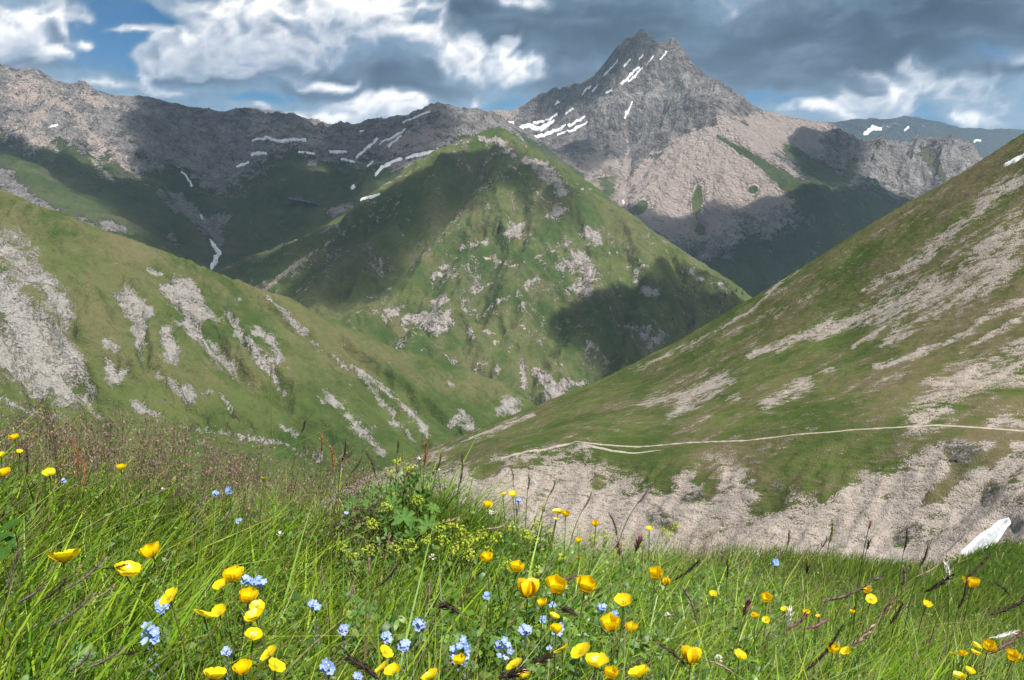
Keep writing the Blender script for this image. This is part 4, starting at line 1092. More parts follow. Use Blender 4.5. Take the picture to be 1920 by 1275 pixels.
# ---------------------------------------------------------------- where the flowers stand (pixel of the photograph, width in pixels)
BUTTER = [(120, 1053, 46), (236, 1078, 42), (287, 1043, 30), (319, 1122, 34), (441, 1089, 35), (415, 1101, 25), (466, 1128, 33), (481, 1138, 24), (480, 1160, 32), (382, 1155, 38), (412, 1150, 26), (474, 1196, 30),
          (505, 1227, 30), (516, 1251, 32), (456, 1262, 28), (402, 1272, 36), (722, 1224, 27), (716, 1256, 32), (738, 1262, 28), (863, 1244, 22), (808, 1273, 30), (911, 1053, 24), (970, 1072, 27), (989, 1118, 35), (1043, 1109, 39),
          (1096, 1107, 37), (1018, 1135, 18), (1170, 1132, 34), (1038, 1158, 19), (1042, 1186, 22), (1148, 1180, 35), (1183, 1184, 23), (1055, 1220, 32), (1090, 1224, 36), (1117, 1247, 40), (1202, 1268, 38), (1145, 1270, 28), (967, 1248, 33), (980, 1271, 30),
          (1229, 1083, 26), (1247, 1096, 15), (1295, 1243, 28), (943, 928, 18), (962, 930, 18), (914, 952, 18), (1046, 964, 22), (1060, 968, 16), (1018, 951, 11), (1042, 975, 10), (1117, 986, 14), (1217, 993, 12), (1085, 1017, 13), (1085, 1046, 11),
          (1337, 1116, 14), (1437, 1127, 21), (1402, 1142, 15), (1416, 1158, 13), (1436, 1163, 13), (1472, 1145, 13), (1513, 1153, 12), (1535, 1157, 9), (1624, 1111, 16), (1633, 1124, 17), (1737, 1135, 15), (1821, 1102, 24), (1386, 1232, 23), (1562, 1223, 21), (1588, 1222, 19),
          (1829, 1213, 15), (1852, 1218, 21), (1830, 1227, 15), (1806, 1231, 13), (1790, 1227, 14), (1816, 1260, 16), (1898, 1238, 21), (1799, 1272, 20), (28, 824, 12), (66, 817, 10), (2, 856, 15), (8, 893, 19), (92, 890, 19), (227, 881, 14), (495, 897, 12), (36, 848, 10), (1598, 1150, 9)]
FORGET = [(589, 1135, 27, 7), (643, 1180, 24, 6), (726, 1194, 25, 6), (786, 1170, 27, 8), (759, 1211, 26, 6), (612, 1252, 32, 9), (864, 1222, 46, 13), (281, 1187, 36, 12), (302, 1136, 28, 6), (463, 1087, 23, 5), (487, 1090, 29, 7), (424, 1221, 21, 4), (914, 1116, 18, 4),
          (984, 1182, 28, 8), (945, 1214, 38, 10), (1046, 1180, 28, 6), (1019, 1162, 16, 4), (1036, 1134, 15, 3), (1128, 1138, 21, 6), (1150, 1154, 22, 6), (973, 939, 14, 4), (404, 926, 15, 4), (429, 920, 17, 4), (448, 976, 13, 3), (649, 963, 11, 3), (1030, 1215, 12, 3), (1454, 1054, 16, 4), (670, 1268, 22, 5), (120, 900, 11, 3)]
flower_spots = []
for (px, py, w) in BUTTER:
    h = .29 if py > 1000 else .31
    flower_spots.append((px, py, w, on_ray(px, py, h, 3.4)))
forget_spots = [(px, py, w, n, on_ray(px, py, .24)) for (px, py, w, n) in FORGET]

# ---------------------------------------------------------------- grass
def blades(n, rmin, rmax, t0, t1, hmin, hmax, wmin, tint, seed, lean=(.30, .05), lean_sd=.28, thin=1.0, gate=None, segs=3, dry=.1, clear=True, flat=0.0):
    r_ = np.random.default_rng(seed)
    y = np.exp(r_.uniform(math.log(rmin), math.log(rmax), n)); t = r_.uniform(t0, t1, n)
    x = t * y
    if gate is not None:
        k = r_.uniform(0, 1, n) < gate(x, y)
        x, y = x[k], y[k]
    n = len(x)
    clump = fbm(x * 5.5, y * 5.5, 3, seed + 1)
    clump2 = fbm(x * 1.3, y * 1.3, 3, seed + 2)
    h = r_.uniform(hmin, hmax, n) * (1 + .35 * clump + .25 * clump2)
    d = np.hypot(x, y)
    w = np.maximum(wmin * r_.uniform(.7, 1.4, n), .00095 * d * thin)
    z = ground(x, y) - .015
    lx = lean[0] + lean_sd * r_.normal(size=n) + .45 * fbm(x * 3, y * 3, 2, seed + 3)
    ly = lean[1] + lean_sd * r_.normal(size=n) + .45 * fbm(x * 3 + 9, y * 3, 2, seed + 4)
    bend = r_.uniform(.1, 1.0, n) ** 1.6
    lv = np.linspace(0, 1, segs + 1)
    wd = np.array([1, .92, .62, 0]) if segs == 3 else np.linspace(1, 0, segs + 1) ** .6
    face = r_.uniform(0, math.pi, n)
    fx, fy = np.cos(face) * .5, np.sin(face) * .5
    C = []
    for q in lv:
        k = h * (q * (1 - bend * .45) + bend * .45 * q * q * 1.0)
        ox = lx * h * (q * (1 - bend) + bend * q * q * 1.4); oy = ly * h * (q * (1 - bend) + bend * q * q * 1.4)
        C.append(np.stack([x + ox, y + oy, z + k * (1 - .35 * bend * q * q)], -1))
    keep = np.ones(n, bool)
    if clear:                                                      # nothing grows straight across an open flower
        for (px, py, rad, p) in [(a, b, w_ * .62, p_) for (a, b, w_, p_) in flower_spots] + [(a, b, w_ * .6, p_) for (a, b, w_, _, p_) in forget_spots]:
            near = (d < np.hypot(p[0], p[1]) + .03) & (np.abs(x / y - p[0] / p[1]) < .3)
            ii = np.where(near & keep)[0]
            for c1 in C[1:]:
                for c0 in (c1,):
                    qx, qy = project(c0[ii, 0], c0[ii, 1], c0[ii, 2])
                    keep[ii[(np.abs(qx - px) < rad) & (np.abs(qy - py) < rad)]] = False
            a_, b_ = C[1][ii], C[3 if segs == 3 else -1][ii]
            mm = (a_ + b_) / 2
            qx, qy = project(mm[:, 0], mm[:, 1], mm[:, 2])
            keep[ii[(np.abs(qx - px) < rad) & (np.abs(qy - py) < rad)]] = False
    V = []
    for c_, wf in zip(C[:-1], wd[:-1]):
        s = np.stack([fx * w * wf, fy * w * wf, 0 * w], -1)
        V += [c_ - s, c_ + s]
    V.append(C[-1])
    V = np.stack(V, 1)[keep]                                      # n, 2*segs+1, 3
    n = len(V)
    k = 2 * segs + 1
    tris = []
    for s in range(segs - 1):
        a = 2 * s
        tris += [(a, a + 1, a + 3), (a, a + 3, a + 2)]
    tris.append((2 * segs - 2, 2 * segs - 1, 2 * segs))
    F = (np.arange(n)[:, None, None] * k + np.array(tris)[None]).reshape(-1, 3)
    pick = r_.uniform(0, 1, n)
    base = np.array(tint)
    ci = np.clip((pick * len(base)).astype(int), 0, len(base) - 1)
    col = base[ci] * r_.uniform(.5, 1.5, n)[:, None] * (1 + .25 * clump2[keep][:, None])
    isdry = r_.uniform(0, 1, n) < dry
    col[isdry] = np.array([.30, .25, .12]) * r_.uniform(.5, 1.1, isdry.sum())[:, None]
    colv = np.repeat(col[:, None], k, 1)
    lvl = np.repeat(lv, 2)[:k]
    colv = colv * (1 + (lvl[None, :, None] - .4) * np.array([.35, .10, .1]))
    return V.reshape(-1, 3), F, colv.reshape(-1, 3)

GREENS = [(.14, .28, .012), (.20, .35, .014), (.27, .40, .024), (.08, .19, .012), (.33, .42, .06), (.16, .29, .05), (.05, .13, .010)]
parts = []
def far_gate(x, y):
    t = x / y
    yc = np.interp(t, [-1.2, -.7, -.3, 0, .12, .27, .42, .55, .74, 1.2], [1.85, 1.9, 2.3, 2.6, 3.0, 4.6, 7.0, 10.0, 15.0, 18.0])
    return (y < yc + .35 + .12 * yc) * 1.0
parts.append(blades(74000, .62, 3.6, -.95, .95, .07, .20, .0046, GREENS, 1001, gate=far_gate, dry=.05, lean=(.12, .03), lean_sd=.6))
parts.append(blades(9000, .66, 3.2, -.95, .95, .16, .28, .0056, GREENS[:4], 1011, gate=far_gate, dry=.02, lean=(.30, .05), lean_sd=.4))
parts.append(blades(30000, 2.6, 17, .0, .98, .09, .2, .003, [(.12, .22, .016), (.16, .26, .022), (.21, .28, .034), (.09, .17, .018)], 1021, gate=far_gate, dry=.12, thin=1.25))
parts.append(blades(4500, .66, 4.0, -.95, .95, .16, .30, .0013, [(.33, .28, .14), (.27, .22, .11), (.38, .34, .20), (.22, .15, .09)], 1031, gate=far_gate, dry=0, lean=(.45, .1), lean_sd=.4))
# the tussock on the brow
parts.append(blades(9000, 1.85, 2.5, -.34, .04, .12, .23, .0030, [(.08, .17, .018), (.11, .21, .022), (.15, .235, .035)], 1041, gate=lambda x, y: np.exp(-((x + .27) ** 2 / .06 + (y - 2.15) ** 2 / .07)) * 1.3, dry=.04, lean=(.12, .0), lean_sd=.35))
V = []; F = []; C = []; o_ = 0
for v, f, c in parts:
    V.append(v); F.append(f + o_); C.append(c); o_ += len(v)
print("grass tris", sum(len(f) for f in F))
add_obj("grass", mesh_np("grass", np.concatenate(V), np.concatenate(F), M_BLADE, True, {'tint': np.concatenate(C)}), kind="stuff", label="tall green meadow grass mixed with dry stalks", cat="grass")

# ---------------------------------------------------------------- tubes and other plant pieces
def tube(pts, rad, k=5):
    pts = np.asarray(pts, float); n = len(pts)
    rad = np.full(n, rad) if np.isscalar(rad) else np.asarray(rad, float)
    tg = np.gradient(pts, axis=0); tg /= np.linalg.norm(tg, axis=1)[:, None] + 1e-9
    ref = np.array([1, 0, 0]) if abs(tg[0][0]) < .8 else np.array([0, 1, 0])
    u = np.cross(tg, ref); u /= np.linalg.norm(u, axis=1)[:, None]; v = np.cross(tg, u)
    a = np.arange(k) * 2 * math.pi / k
    V = pts[:, None] + rad[:, None, None] * (np.cos(a)[None, :, None] * u[:, None] + np.sin(a)[None, :, None] * v[:, None])
    F = []
    for i in range(n - 1):
        for j in range(k):
            F.append((i * k + j, i * k + (j + 1) % k, (i + 1) * k + (j + 1) % k, (i + 1) * k + j))
    return V.reshape(-1, 3), np.array(F)

def bez(a, b, c_, n=8):
    t = np.linspace(0, 1, n)[:, None]
    return (1 - t) ** 2 * np.asarray(a) + 2 * t * (1 - t) * np.asarray(b) + t * t * np.asarray(c_)

def stack(lst):
    V = []; F = []; o = 0
    for v, f in lst:
        v = np.asarray(v, float); f = np.asarray(f)
        if f.shape[1] == 4:
            f = np.concatenate([f[:, [0, 1, 2]], f[:, [0, 2, 3]]])
        V.append(v); F.append(f + o); o += len(v)
    return np.concatenate(V), np.concatenate(F)

# ---------------------------------------------------------------- buttercups
m_petal, N = new_mat("buttercup_petal")
oc = N.n('ShaderNodeTexCoord').outputs['Object']
sx = N.n('ShaderNodeSeparateXYZ'); N.link(oc, sx.inputs[0])
oi = N.n('ShaderNodeObjectInfo').outputs['Random']
pc = N.mix(N.smooth(sx.outputs[0], .05, .9), (.88, .56, .004, 1), (.95, .74, .008, 1))
pc = N.mix(N.math('MULTIPLY', oi, .45), pc, (.94, .62, .004, 1))
finish(N, pc, .22, N.noise(oc, 9, 3, .5), .12, .05, spec=.5, trans=.35)
m_stamen = leaf_mat("buttercup_stamen", color=(.72, .50, .02), rough=.6, trans=.2, var=(60, (.45, .40, .03, 1)))
m_pist = leaf_mat("buttercup_pistil", color=(.32, .42, .04), rough=.6, trans=.2)
m_stem = leaf_mat("flower_stem", color=(.105, .175, .030), rough=.5, trans=.25, var=(14, (.15, .19, .05, 1)))
m_sepal = leaf_mat("sepal", color=(.30, .33, .05), rough=.6, trans=.3)

def petal_mesh(name, open_, seed):
    """unit petal growing along +x and curling up: broad rounded, slightly notched"""
    r_ = random.Random(seed)
    nu, nv = 7, 6
    V = []
    for i in range(nu):
        u = i / (nu - 1)
        halfw = .06 + .47 * math.sin(min(1, u * 1.02) * math.pi * .60) ** .9 * (1 if u < .78 else math.sqrt(max(.03, 1 - ((u - .78) / .245) ** 2)))
        for j in range(nv):
            v = j / (nv - 1) * 2 - 1
            w = halfw * v
            a = open_ * (.30 + .85 * u)                     # angle above the horizontal, growing along the petal
            s = u
            x = s * math.cos(a * .75); z = s * math.sin(a * .75)
            z += .30 * (w ** 2) * (1.2 if u > .2 else .4) + .018 * math.sin(v * 5 + seed) * u
            notch = -.05 * math.exp(-(v / .22) ** 2) * (u > .9)
            V.append((x + notch, w, z))
    F = []
    for i in range(nu - 1):
        for j in range(nv - 1):
            a = i * nv + j
            F.append((a, a + nv, a + nv + 1, a + 1))
    return mesh_np(name, V, F, m_petal)

PETALS = {k: [petal_mesh("petal", o, s) for s in (1, 2)] for k, o in (('flat', .35), ('open', .75), ('cup', 1.25), ('shut', 1.75))}
def dome(name, r, h, mat, k=8, rings=3):
    V = [(0, 0, h)]; F = []
    for i in range(1, rings + 1):
        a = i / rings * math.pi / 2
        for j in range(k):
            b = 2 * math.pi * j / k
            V.append((r * math.sin(a) * math.cos(b), r * math.sin(a) * math.sin(b), h * math.cos(a)))
    for j in range(k):
        F.append((0, 1 + j, 1 + (j + 1) % k, 0))
    for i in range(rings - 1):
        for j in range(k):
            a = 1 + i * k; F.append((a + j, a + k + j, a + k + (j + 1) % k, a + (j + 1) % k))
    F3 = [(f[0], f[1], f[2]) for f in F[:k]] + [t for f in F[k:] for t in ((f[0], f[1], f[2]), (f[0], f[2], f[3]))]
    return mesh_np(name, V, np.array(F3), mat)
ME_PIST = dome("pistil", .12, .17, m_pist)
def stamen_mesh():
    L = []
    r_ = random.Random(3)
    for i in range(22):
        a = 2 * math.pi * i / 22 + r_.uniform(-.1, .1); rr = r_.uniform(.17, .27); hh = r_.uniform(.13, .22)
        p0 = np.array([.10 * math.cos(a), .10 * math.sin(a), .02]); p1 = np.array([rr * math.cos(a), rr * math.sin(a), hh])
        L.append(tube([p0, (p0 + p1) / 2 + [0, 0, .02], p1, p1 + (p1 - p0) * .12], [.010, .010, .026, .016], 4))
    v, f = stack(L)
    return mesh_np("stamens", v, f, m_stamen)
ME_STAM = stamen_mesh()
def sepal_mesh():
    L = []
    for i in range(5):
        a = 2 * math.pi * (i + .5) / 5
        c, s = math.cos(a), math.sin(a)
        P = [(.04, -.08, -.04), (.04, .08, -.04), (.3, -.12, .02), (.3, .12, .02), (.52, 0, .12)]
        V = [(x * c - y * s, x * s + y * c, z) for x, y, z in P]
        L.append((V, np.array([(0, 2, 3), (0, 3, 1), (2, 4, 3)])))
    v, f = stack(L)
    return mesh_np("sepals", v, f, m_sepal)
ME_SEPAL = sepal_mesh()

def stem_obj(parent, p, base, r0, r1, mat, bow=(0, 0), n=7, name="stem"):
    p = np.asarray(p); base = np.asarray(base)
    mid = (p + base) / 2 + np.array([bow[0], bow[1], 0])
    v, f = tube(bez(base - p, mid - p, (0, 0, 0), n), np.linspace(r0, r1, n), 5)
    add_obj(name, mesh_np(name, v, f, mat), parent)

ORD = ["first", "second", "third", "fourth", "fifth", "sixth", "seventh", "eighth", "ninth", "tenth", "eleventh", "twelfth", "thirteenth", "fourteenth", "fifteenth", "sixteenth", "seventeenth", "eighteenth", "nineteenth", "twentieth", "twenty-first", "twenty-second", "twenty-third", "twenty-fourth", "twenty-fifth", "twenty-sixth"]
def small_zone(px, py):
    return ("small buttercup from the left on the left brow among purple grass heads" if px < 600 and py < 1000 else "small buttercup from the left on the brow before the bare ravine wall" if py < 1060 and px < 1300 else
            "small buttercup from the left scattered in the middle right meadow" if py < 1180 else "small buttercup from the left in the lower right corner group")
BL = {0: "large open yellow buttercup, the leftmost big bloom in the meadow", 1: "yellow buttercup tilted right, second big bloom from the left edge", 2: "small yellow buttercup cup on a tall stem above the round one", 3: "round yellow buttercup facing out above a blue flower head, left side",
      4: "orange-yellow buttercup beside two blue forget-me-not heads", 5: "small half-open buttercup just left of the orange-yellow one", 6: "round buttercup at the top of the upright left cluster", 7: "buttercup partly hidden behind the round one of the left cluster", 8: "bottom buttercup of the upright left cluster", 9: "widest round buttercup of the pair left of the upright cluster", 10: "right buttercup of the pair left of the upright cluster",
      11: "spread-petalled buttercup alone below the upright left cluster", 12: "upper buttercup of the stacked pair low on the left", 13: "lower five-petalled buttercup of the stacked pair low on the left", 14: "buttercup at the left of the stacked pair, low on the left", 15: "buttercup cut by the bottom edge on the left",
      16: "buttercup under the blue forget-me-nots left of the centre bottom", 17: "left of the two touching buttercups near the bottom centre-left", 18: "right of the two touching buttercups near the bottom centre-left", 19: "buttercup peeking from under the big blue forget-me-not clump", 20: "buttercup cut by the bottom edge below the big blue clump",
      21: "lone orange buttercup cup amid yellow-green sprays", 22: "buttercup just right of and below the lone orange cup", 23: "round closed-cup buttercup, left of the row of three", 24: "open-cup buttercup, middle of the row of three", 25: "wide buttercup, right of the row of three", 26: "small buttercup below the row of three", 27: "flat side-on buttercup beside the blue heads, right of centre",
      28: "small shaded buttercup among blue heads below the row of three", 29: "buttercup half covered by a blue forget-me-not head", 30: "shiny cupped buttercup on a leaning stalk, right of centre", 31: "smaller ragged buttercup beside the shiny cupped one", 32: "left buttercup of the three bunched near the bottom centre", 33: "middle buttercup of the three bunched near the bottom centre", 34: "largest shiny buttercup of the three bunched near the bottom centre",
      35: "wide buttercup cut by the bottom edge right of centre", 36: "buttercup cut by the bottom edge below the bunch of three", 37: "scalloped buttercup left of the bunch of three", 38: "lower buttercup behind a dark sedge head near the bottom", 39: "open buttercup of the small pair right of centre", 40: "closed small buttercup of the pair right of centre", 41: "single round buttercup low right of centre beside a bent dark spike",
      42: "left of two side-by-side buttercups on the brow before the bare ravine wall", 43: "right of two side-by-side buttercups on the brow before the bare ravine wall", 44: "buttercup on the brow just left of the side-by-side pair", 45: "larger buttercup of the brow group below the pair", 46: "buttercup touching the larger one of the brow group", 54: "larger buttercup of the right-hand middle scatter", 61: "upper of two touching small buttercups at right", 62: "lower of two touching small buttercups at right",
      63: "single small buttercup right of the two touching ones", 64: "flat wide buttercup near the green mound at far right", 65: "open buttercup near the bottom, right of centre", 66: "left of two touching buttercups low on the right", 67: "right of two touching buttercups low on the right", 69: "largest buttercup of the lower right corner group", 74: "rightmost buttercup at the frame edge", 75: "buttercup cut by the bottom edge in the right corner",
      79: "larger buttercup at the left frame edge on the brow", 80: "bright buttercup on the brow among purple grass heads"}
kinds = ['open', 'cup', 'flat', 'open', 'cup']
spec_kind = {0: 'open', 1: 'open', 2: 'cup', 3: 'flat', 4: 'cup', 6: 'cup', 9: 'flat', 11: 'open', 13: 'flat', 16: 'flat', 21: 'cup', 22: 'cup', 23: 'shut', 24: 'cup', 25: 'cup', 27: 'open', 30: 'cup', 31: 'cup', 32: 'flat', 33: 'flat', 34: 'open', 35: 'open', 37: 'flat', 40: 'shut', 41: 'shut'}
for i, (px, py, w, p) in enumerate(flower_spots):
    r_ = random.Random(i * 13 + 1)
    dist = math.sqrt(p[0] ** 2 + p[1] ** 2 + p[2] ** 2)
    rad = w * .5 * dist / FPX * 1.0
    kind = spec_kind.get(i, kinds[i % 5])
    small = w < 12
    tilt = {'flat': r_.uniform(.35, .75), 'open': r_.uniform(.15, .45), 'cup': r_.uniform(.05, .3), 'shut': r_.uniform(.0, .25)}[kind]
    toward = math.atan2(-p[0], p[1]) + r_.uniform(-.7, .7)      # heads lean out of the slope, roughly to the open side
    lab = BL.get(i)
    shared = None
    if lab is None:
        z_ = small_zone(px, py)
        peers = sorted((q, y_) for k, (q, y_, w_, p_) in enumerate(flower_spots) if k not in BL and small_zone(q, y_) == z_)
        shared = ORD[peers.index((px, py))] + " " + z_
    root = add_obj("buttercup", None, label=lab or shared, cat="flower", group="buttercups in the meadow", loc=p)
    head = add_obj("flower_head", ME_SEPAL, root, rot=(tilt * math.cos(toward) , tilt * math.sin(toward), r_.uniform(0, 6.28)), scale=rad / {'flat': 1.0, 'open': .92, 'cup': .72, 'shut': .52}[kind])
    for q in range(5):
        a = 2 * math.pi * q / 5
        s = r_.uniform(.92, 1.08)
        add_obj("petal", PETALS[kind][q % 2], head, rot=(0, r_.uniform(-.12, .12), a + r_.uniform(-.08, .08)), scale=(s, s * r_.uniform(.95, 1.1), s), loc=(.05 * math.cos(a), .05 * math.sin(a), 0))
    if not small:
        add_obj("stamens", ME_STAM, head)
        add_obj("pistil", ME_PIST, head)
    lean = {1: .10, 30: .16, 2: .03}.get(i, r_.uniform(-.06, .04))
    b = np.array([p[0] + lean, p[1] + r_.uniform(-.02, .05), 0]); b[2] = float(ground(b[0], b[1])) - .01
    sr = max(.0011, .00055 * dist)
    stem_obj(root, p, b, sr * 1.3, sr, m_stem, (r_.uniform(-.02, .02), r_.uniform(-.01, .02)))

# ---------------------------------------------------------------- forget-me-nots
m_blue, N = new_mat("forget_me_not_petal")
oi = N.n('ShaderNodeObjectInfo').outputs['Random']
finish(N, N.mix(oi, (.23, .37, .78, 1), (.38, .46, .80, 1)), .6, spec=.2, trans=.3)
m_eye = leaf_mat("forget_me_not_eye", color=(.85, .72, .30), rough=.6, trans=0.1)
m_bud = leaf_mat("forget_me_not_bud", color=(.20, .25, .30), rough=.7, trans=.2)
def floret_mesh():
    V = [(0, 0, 0)]; F = []
    k = 30
    for ring, (s, z) in enumerate(((.55, .03), (1.0, .10))):
        for j in range(k):
            a = 2 * math.pi * j / k
            lobe = 1 - .30 * (abs(math.cos(2.5 * a)) ** 4)
            rr = s * (lobe if ring else 1)
            V.append((rr * math.cos(a), rr * math.sin(a), z + (.06 * math.cos(5 * a) if ring else 0)))
    for j in range(k):
        F.append((0, 1 + j, 1 + (j + 1) % k))
        a, b = 1 + j, 1 + (j + 1) % k
        F += [(a, a + k, b + k), (a, b + k, b)]
    return mesh_np("floret", V, np.array(F), m_blue)
ME_FLORET = floret_mesh()
ME_EYE = dome("eye", .20, .12, m_eye, 6, 2)
FLAB = ["blue forget-me-not head on a tall grey stem left of centre", "small blue forget-me-not head between the tall-stemmed one and the centre", "blue forget-me-not head just above a buttercup, left of centre", "two-tier blue forget-me-not head with silvery buds, near the centre", "flat-topped blue forget-me-not head below the two-tier one", "double blue forget-me-not clump cut by the bottom edge left of centre",
        "largest pale blue forget-me-not clump, with a buttercup under it", "long blue forget-me-not spray of two clumps at the lower left", "pale blue forget-me-not behind the round buttercup on the left", "blue forget-me-not touching the orange-yellow buttercup", "blue forget-me-not head right beside the one touching the orange-yellow buttercup", "small shaded forget-me-not low on the left", "small forget-me-not left of the row of three buttercups",
        "dark and light blue forget-me-not pair of heads right of centre", "wide forget-me-not clump with a shaded side near the bottom centre", "pale blue forget-me-not covering a buttercup", "small greyish forget-me-not under the row of three buttercups", "tiny forget-me-not right under the middle buttercup of the row", "upper of two blue heads left of the side-on buttercup", "lower of two blue heads left of the side-on buttercup",
        "violet-blue forget-me-not beside the brow buttercup pair", "left of two pale forget-me-nots on the left brow", "right of two pale forget-me-nots on the left brow", "lone forget-me-not just below the two on the left brow", "tiny forget-me-not left of the leafy tussock", "faint blue floret cluster low beside the wide clump", "pale violet flower on the far right brow before the ravine wall", "forget-me-not cut by the bottom edge right of the double clump", "tiny pale forget-me-not under purple grass at the far left"]
for i, (px, py, w, n, p) in enumerate(forget_spots):
    r_ = random.Random(i * 7 + 3)
    dist = np.linalg.norm(p)
    W_ = w * .5 * dist / FPX
    root = add_obj("forget_me_not", None, label=FLAB[i], cat="flower", group="forget-me-nots in the meadow", loc=p)
    fr = max(.0036, min(W_ * .52, .0062)) if w > 20 else W_ * .52
    ys = 1.0 if n < 10 else 1.5
    pl = []
    for q in range(n):
        best = None
        for _ in range(40):
            a = r_.uniform(0, 6.28); s = math.sqrt(r_.uniform(0, 1))
            c_ = np.array([s * math.cos(a) * (W_ - fr), r_.uniform(-.5, .5) * (W_ - fr), s * math.sin(a) * (W_ - fr) * ys + 0])
            d = min([np.linalg.norm((c_ - e)[[0, 2]]) for e in pl], default=9)
            if best is None or d > best[0]:
                best = (d, c_)
        c_ = best[1]; pl.append(c_)
        az_ = math.atan2(-p[0], p[1])
        f = add_obj("floret", ME_FLORET, root, loc=c_, rot=(r_.uniform(.3, 1.25), r_.uniform(-.5, .5), r_.uniform(-.6, .6) + az_ * 0), scale=fr * r_.uniform(.88, 1.1))
        if w > 20:
            add_obj("eye", ME_EYE, f, loc=(0, 0, .02))
    b = np.array([p[0] + r_.uniform(-.02, .02), p[1] + r_.uniform(-.01, .03), 0]); b[2] = float(ground(b[0], b[1])) - .01
    sr = max(.0009, .0005 * dist)
    stem_obj(root, p, b, sr * 1.3, sr, m_stem, (r_.uniform(-.015, .015), 0))
    if w > 20:
        L = []
        for q in range(9):
            zz = -W_ * (1.2 + .55 * q); sd = (-1) ** q * W_ * .28
            L.append(tube([(0, 0, zz - .002), (sd * .6, 0, zz), (sd, 0, zz + W_ * .22), (sd * 1.05, 0, zz + W_ * .42)], [.0004, .0006, W_ * .13, .0003], 5))
        v, f = stack(L)
        add_obj("buds", mesh_np("buds", v, f, m_bud), root)

# ---------------------------------------------------------------- small white flowers
m_white = leaf_mat("white_petal", color=(.80, .78, .74), rough=.6, trans=.3)
WHITEF = [(811, 1046, 15, "white clover-like flower amid the yellow-green sprays"), (525, 1003, 14, "small white flower in the grass left of the tussock"), (786, 862, 12, "white flower head on top of the tussock"), (822, 882, 9, "small white flower on the right shoulder of the tussock"), (1252, 1154, 13, "white flower right of the side-on buttercup"), (1099, 1192, 11, "small white flower left of the shiny cupped buttercup"),
          (1348, 1236, 15, "white flower by the bent dark spike low right of centre"), (1253, 1201, 9, "tiny white flower below the other one right of centre"), (921, 962, 14, "flat pinkish white flower under the brow buttercups"), (305, 918, 8, "pinkish white bud on the left brow"), (1085, 1192, 7, "tiny white speck of a flower near the bunch of three buttercups")]
for i, (px, py, w, lab) in enumerate(WHITEF):
    r_ = random.Random(i + 90)
    p = on_ray(px, py, .26)
    dist = np.linalg.norm(p); W_ = w * .5 * dist / FPX
    root = add_obj("white_flower", None, label=lab, cat="flower", group="small white flowers", loc=p)
    L = []
    for q in range(14):
        d_ = np.array([r_.gauss(0, 1), r_.gauss(0, 1), abs(r_.gauss(0, .8))]); d_ /= np.linalg.norm(d_)
        t_ = np.cross(d_, [0, .3, 1]); t_ /= np.linalg.norm(t_)
        c0, c1 = d_ * W_ * .25, d_ * W_
        L.append(([c0, (c0 + c1) / 2 + t_ * W_ * .26, c1 + t_ * W_ * .12, c1 - t_ * W_ * .12, (c0 + c1) / 2 - t_ * W_ * .26], np.array([(0, 1, 4), (1, 2, 3), (1, 3, 4)])))
    v, f = stack(L)
    add_obj("flower_head", mesh_np("flower_head", v, f, m_white), root)
    b = np.array([p[0], p[1] + .01, 0]); b[2] = float(ground(b[0], b[1])) - .01
    stem_obj(root, p, b, max(.001, .0006 * dist), max(.0008, .0005 * dist), m_stem, (.01, 0))

# ---------------------------------------------------------------- purple panicle grass on the brow (uncountable haze of seed heads)
def spikelets(centers, size, r_, tint, up=(0, 0, 1)):
    n = len(centers)
    d = r_.normal(size=(n, 3)) * .6 + np.array(up); d /= np.linalg.norm(d, axis=1)[:, None]
    s = np.cross(d, r_.normal(size=(n, 3))); s /= np.linalg.norm(s, axis=1)[:, None] + 1e-9
    L = size * r_.uniform(.7, 1.4, n)[:, None]; Wd = L * .36
    V = np.stack([centers - d * L * .5, centers + s * Wd * .5, centers + d * L * .5, centers - s * Wd * .5], 1).reshape(-1, 3)
    F = (np.arange(n)[:, None, None] * 4 + np.array([(0, 1, 2), (0, 2, 3)])[None]).reshape(-1, 3)
    ti = np.array(tint)[r_.integers(0, len(tint), n)] * r_.uniform(.6, 1.35, n)[:, None]
    return V, F, np.repeat(ti, 4, 0)

def panicles(n, t0, t1, y0, y1, h0, h1, tint, seed, size=.0046, dens=46, gate=None, spread=.24):
    r_ = np.random.default_rng(seed)
    out = []
    for i in range(n):
        y = r_.uniform(y0, y1); x = r_.uniform(t0, t1) * y
        if gate and r_.uniform() > gate(x, y):
            continue
        h = r_.uniform(h0, h1); z = float(ground(x, y))
        lx, ly = r_.normal(.10, .10), r_.normal(0, .08)
        top = np.array([x + lx * h * 1.3, y + ly * h, z + h])
        sv, sf = tube(bez((x, y, z - .01), (x + lx * h * .3, y, z + h * .6), top, 5), [.0008, .0007, .0006, .0005, .0003], 3)
        sf = np.concatenate([sf[:, [0, 1, 2]], sf[:, [0, 2, 3]]])
        out.append((sv, sf, np.tile([.15, .13, .055], (len(sv), 1))))
        k = int(dens * r_.uniform(.6, 1.3)); q = r_.uniform(0, 1, k)
        rad = h * spread * (1 - q) ** .8 * (.25 + .75 * np.minimum(1, q * 4)) * np.sqrt(r_.uniform(.05, 1, k)); a = r_.uniform(0, 6.28, k)
        c = np.array([x + lx * h * 1.1, y + ly * h, z]) + np.stack([rad * np.cos(a), rad * np.sin(a), h * (.62 + .42 * q) + rad * .35], -1)
        c[:, 0] += (q - .7) * lx * h * .8
        out.append(spikelets(c, size, r_, tint))
    return out
PUR = [(.20, .115, .105), (.27, .175, .15), (.16, .088, .09), (.32, .23, .17), (.22, .14, .145)]
P = []
P += panicles(430, -.82, -.20, 1.6, 2.2, .19, .345, PUR, 2001, size=.0072, dens=54, gate=lambda x, y: 1.0 if x / y < -.4 else .55)
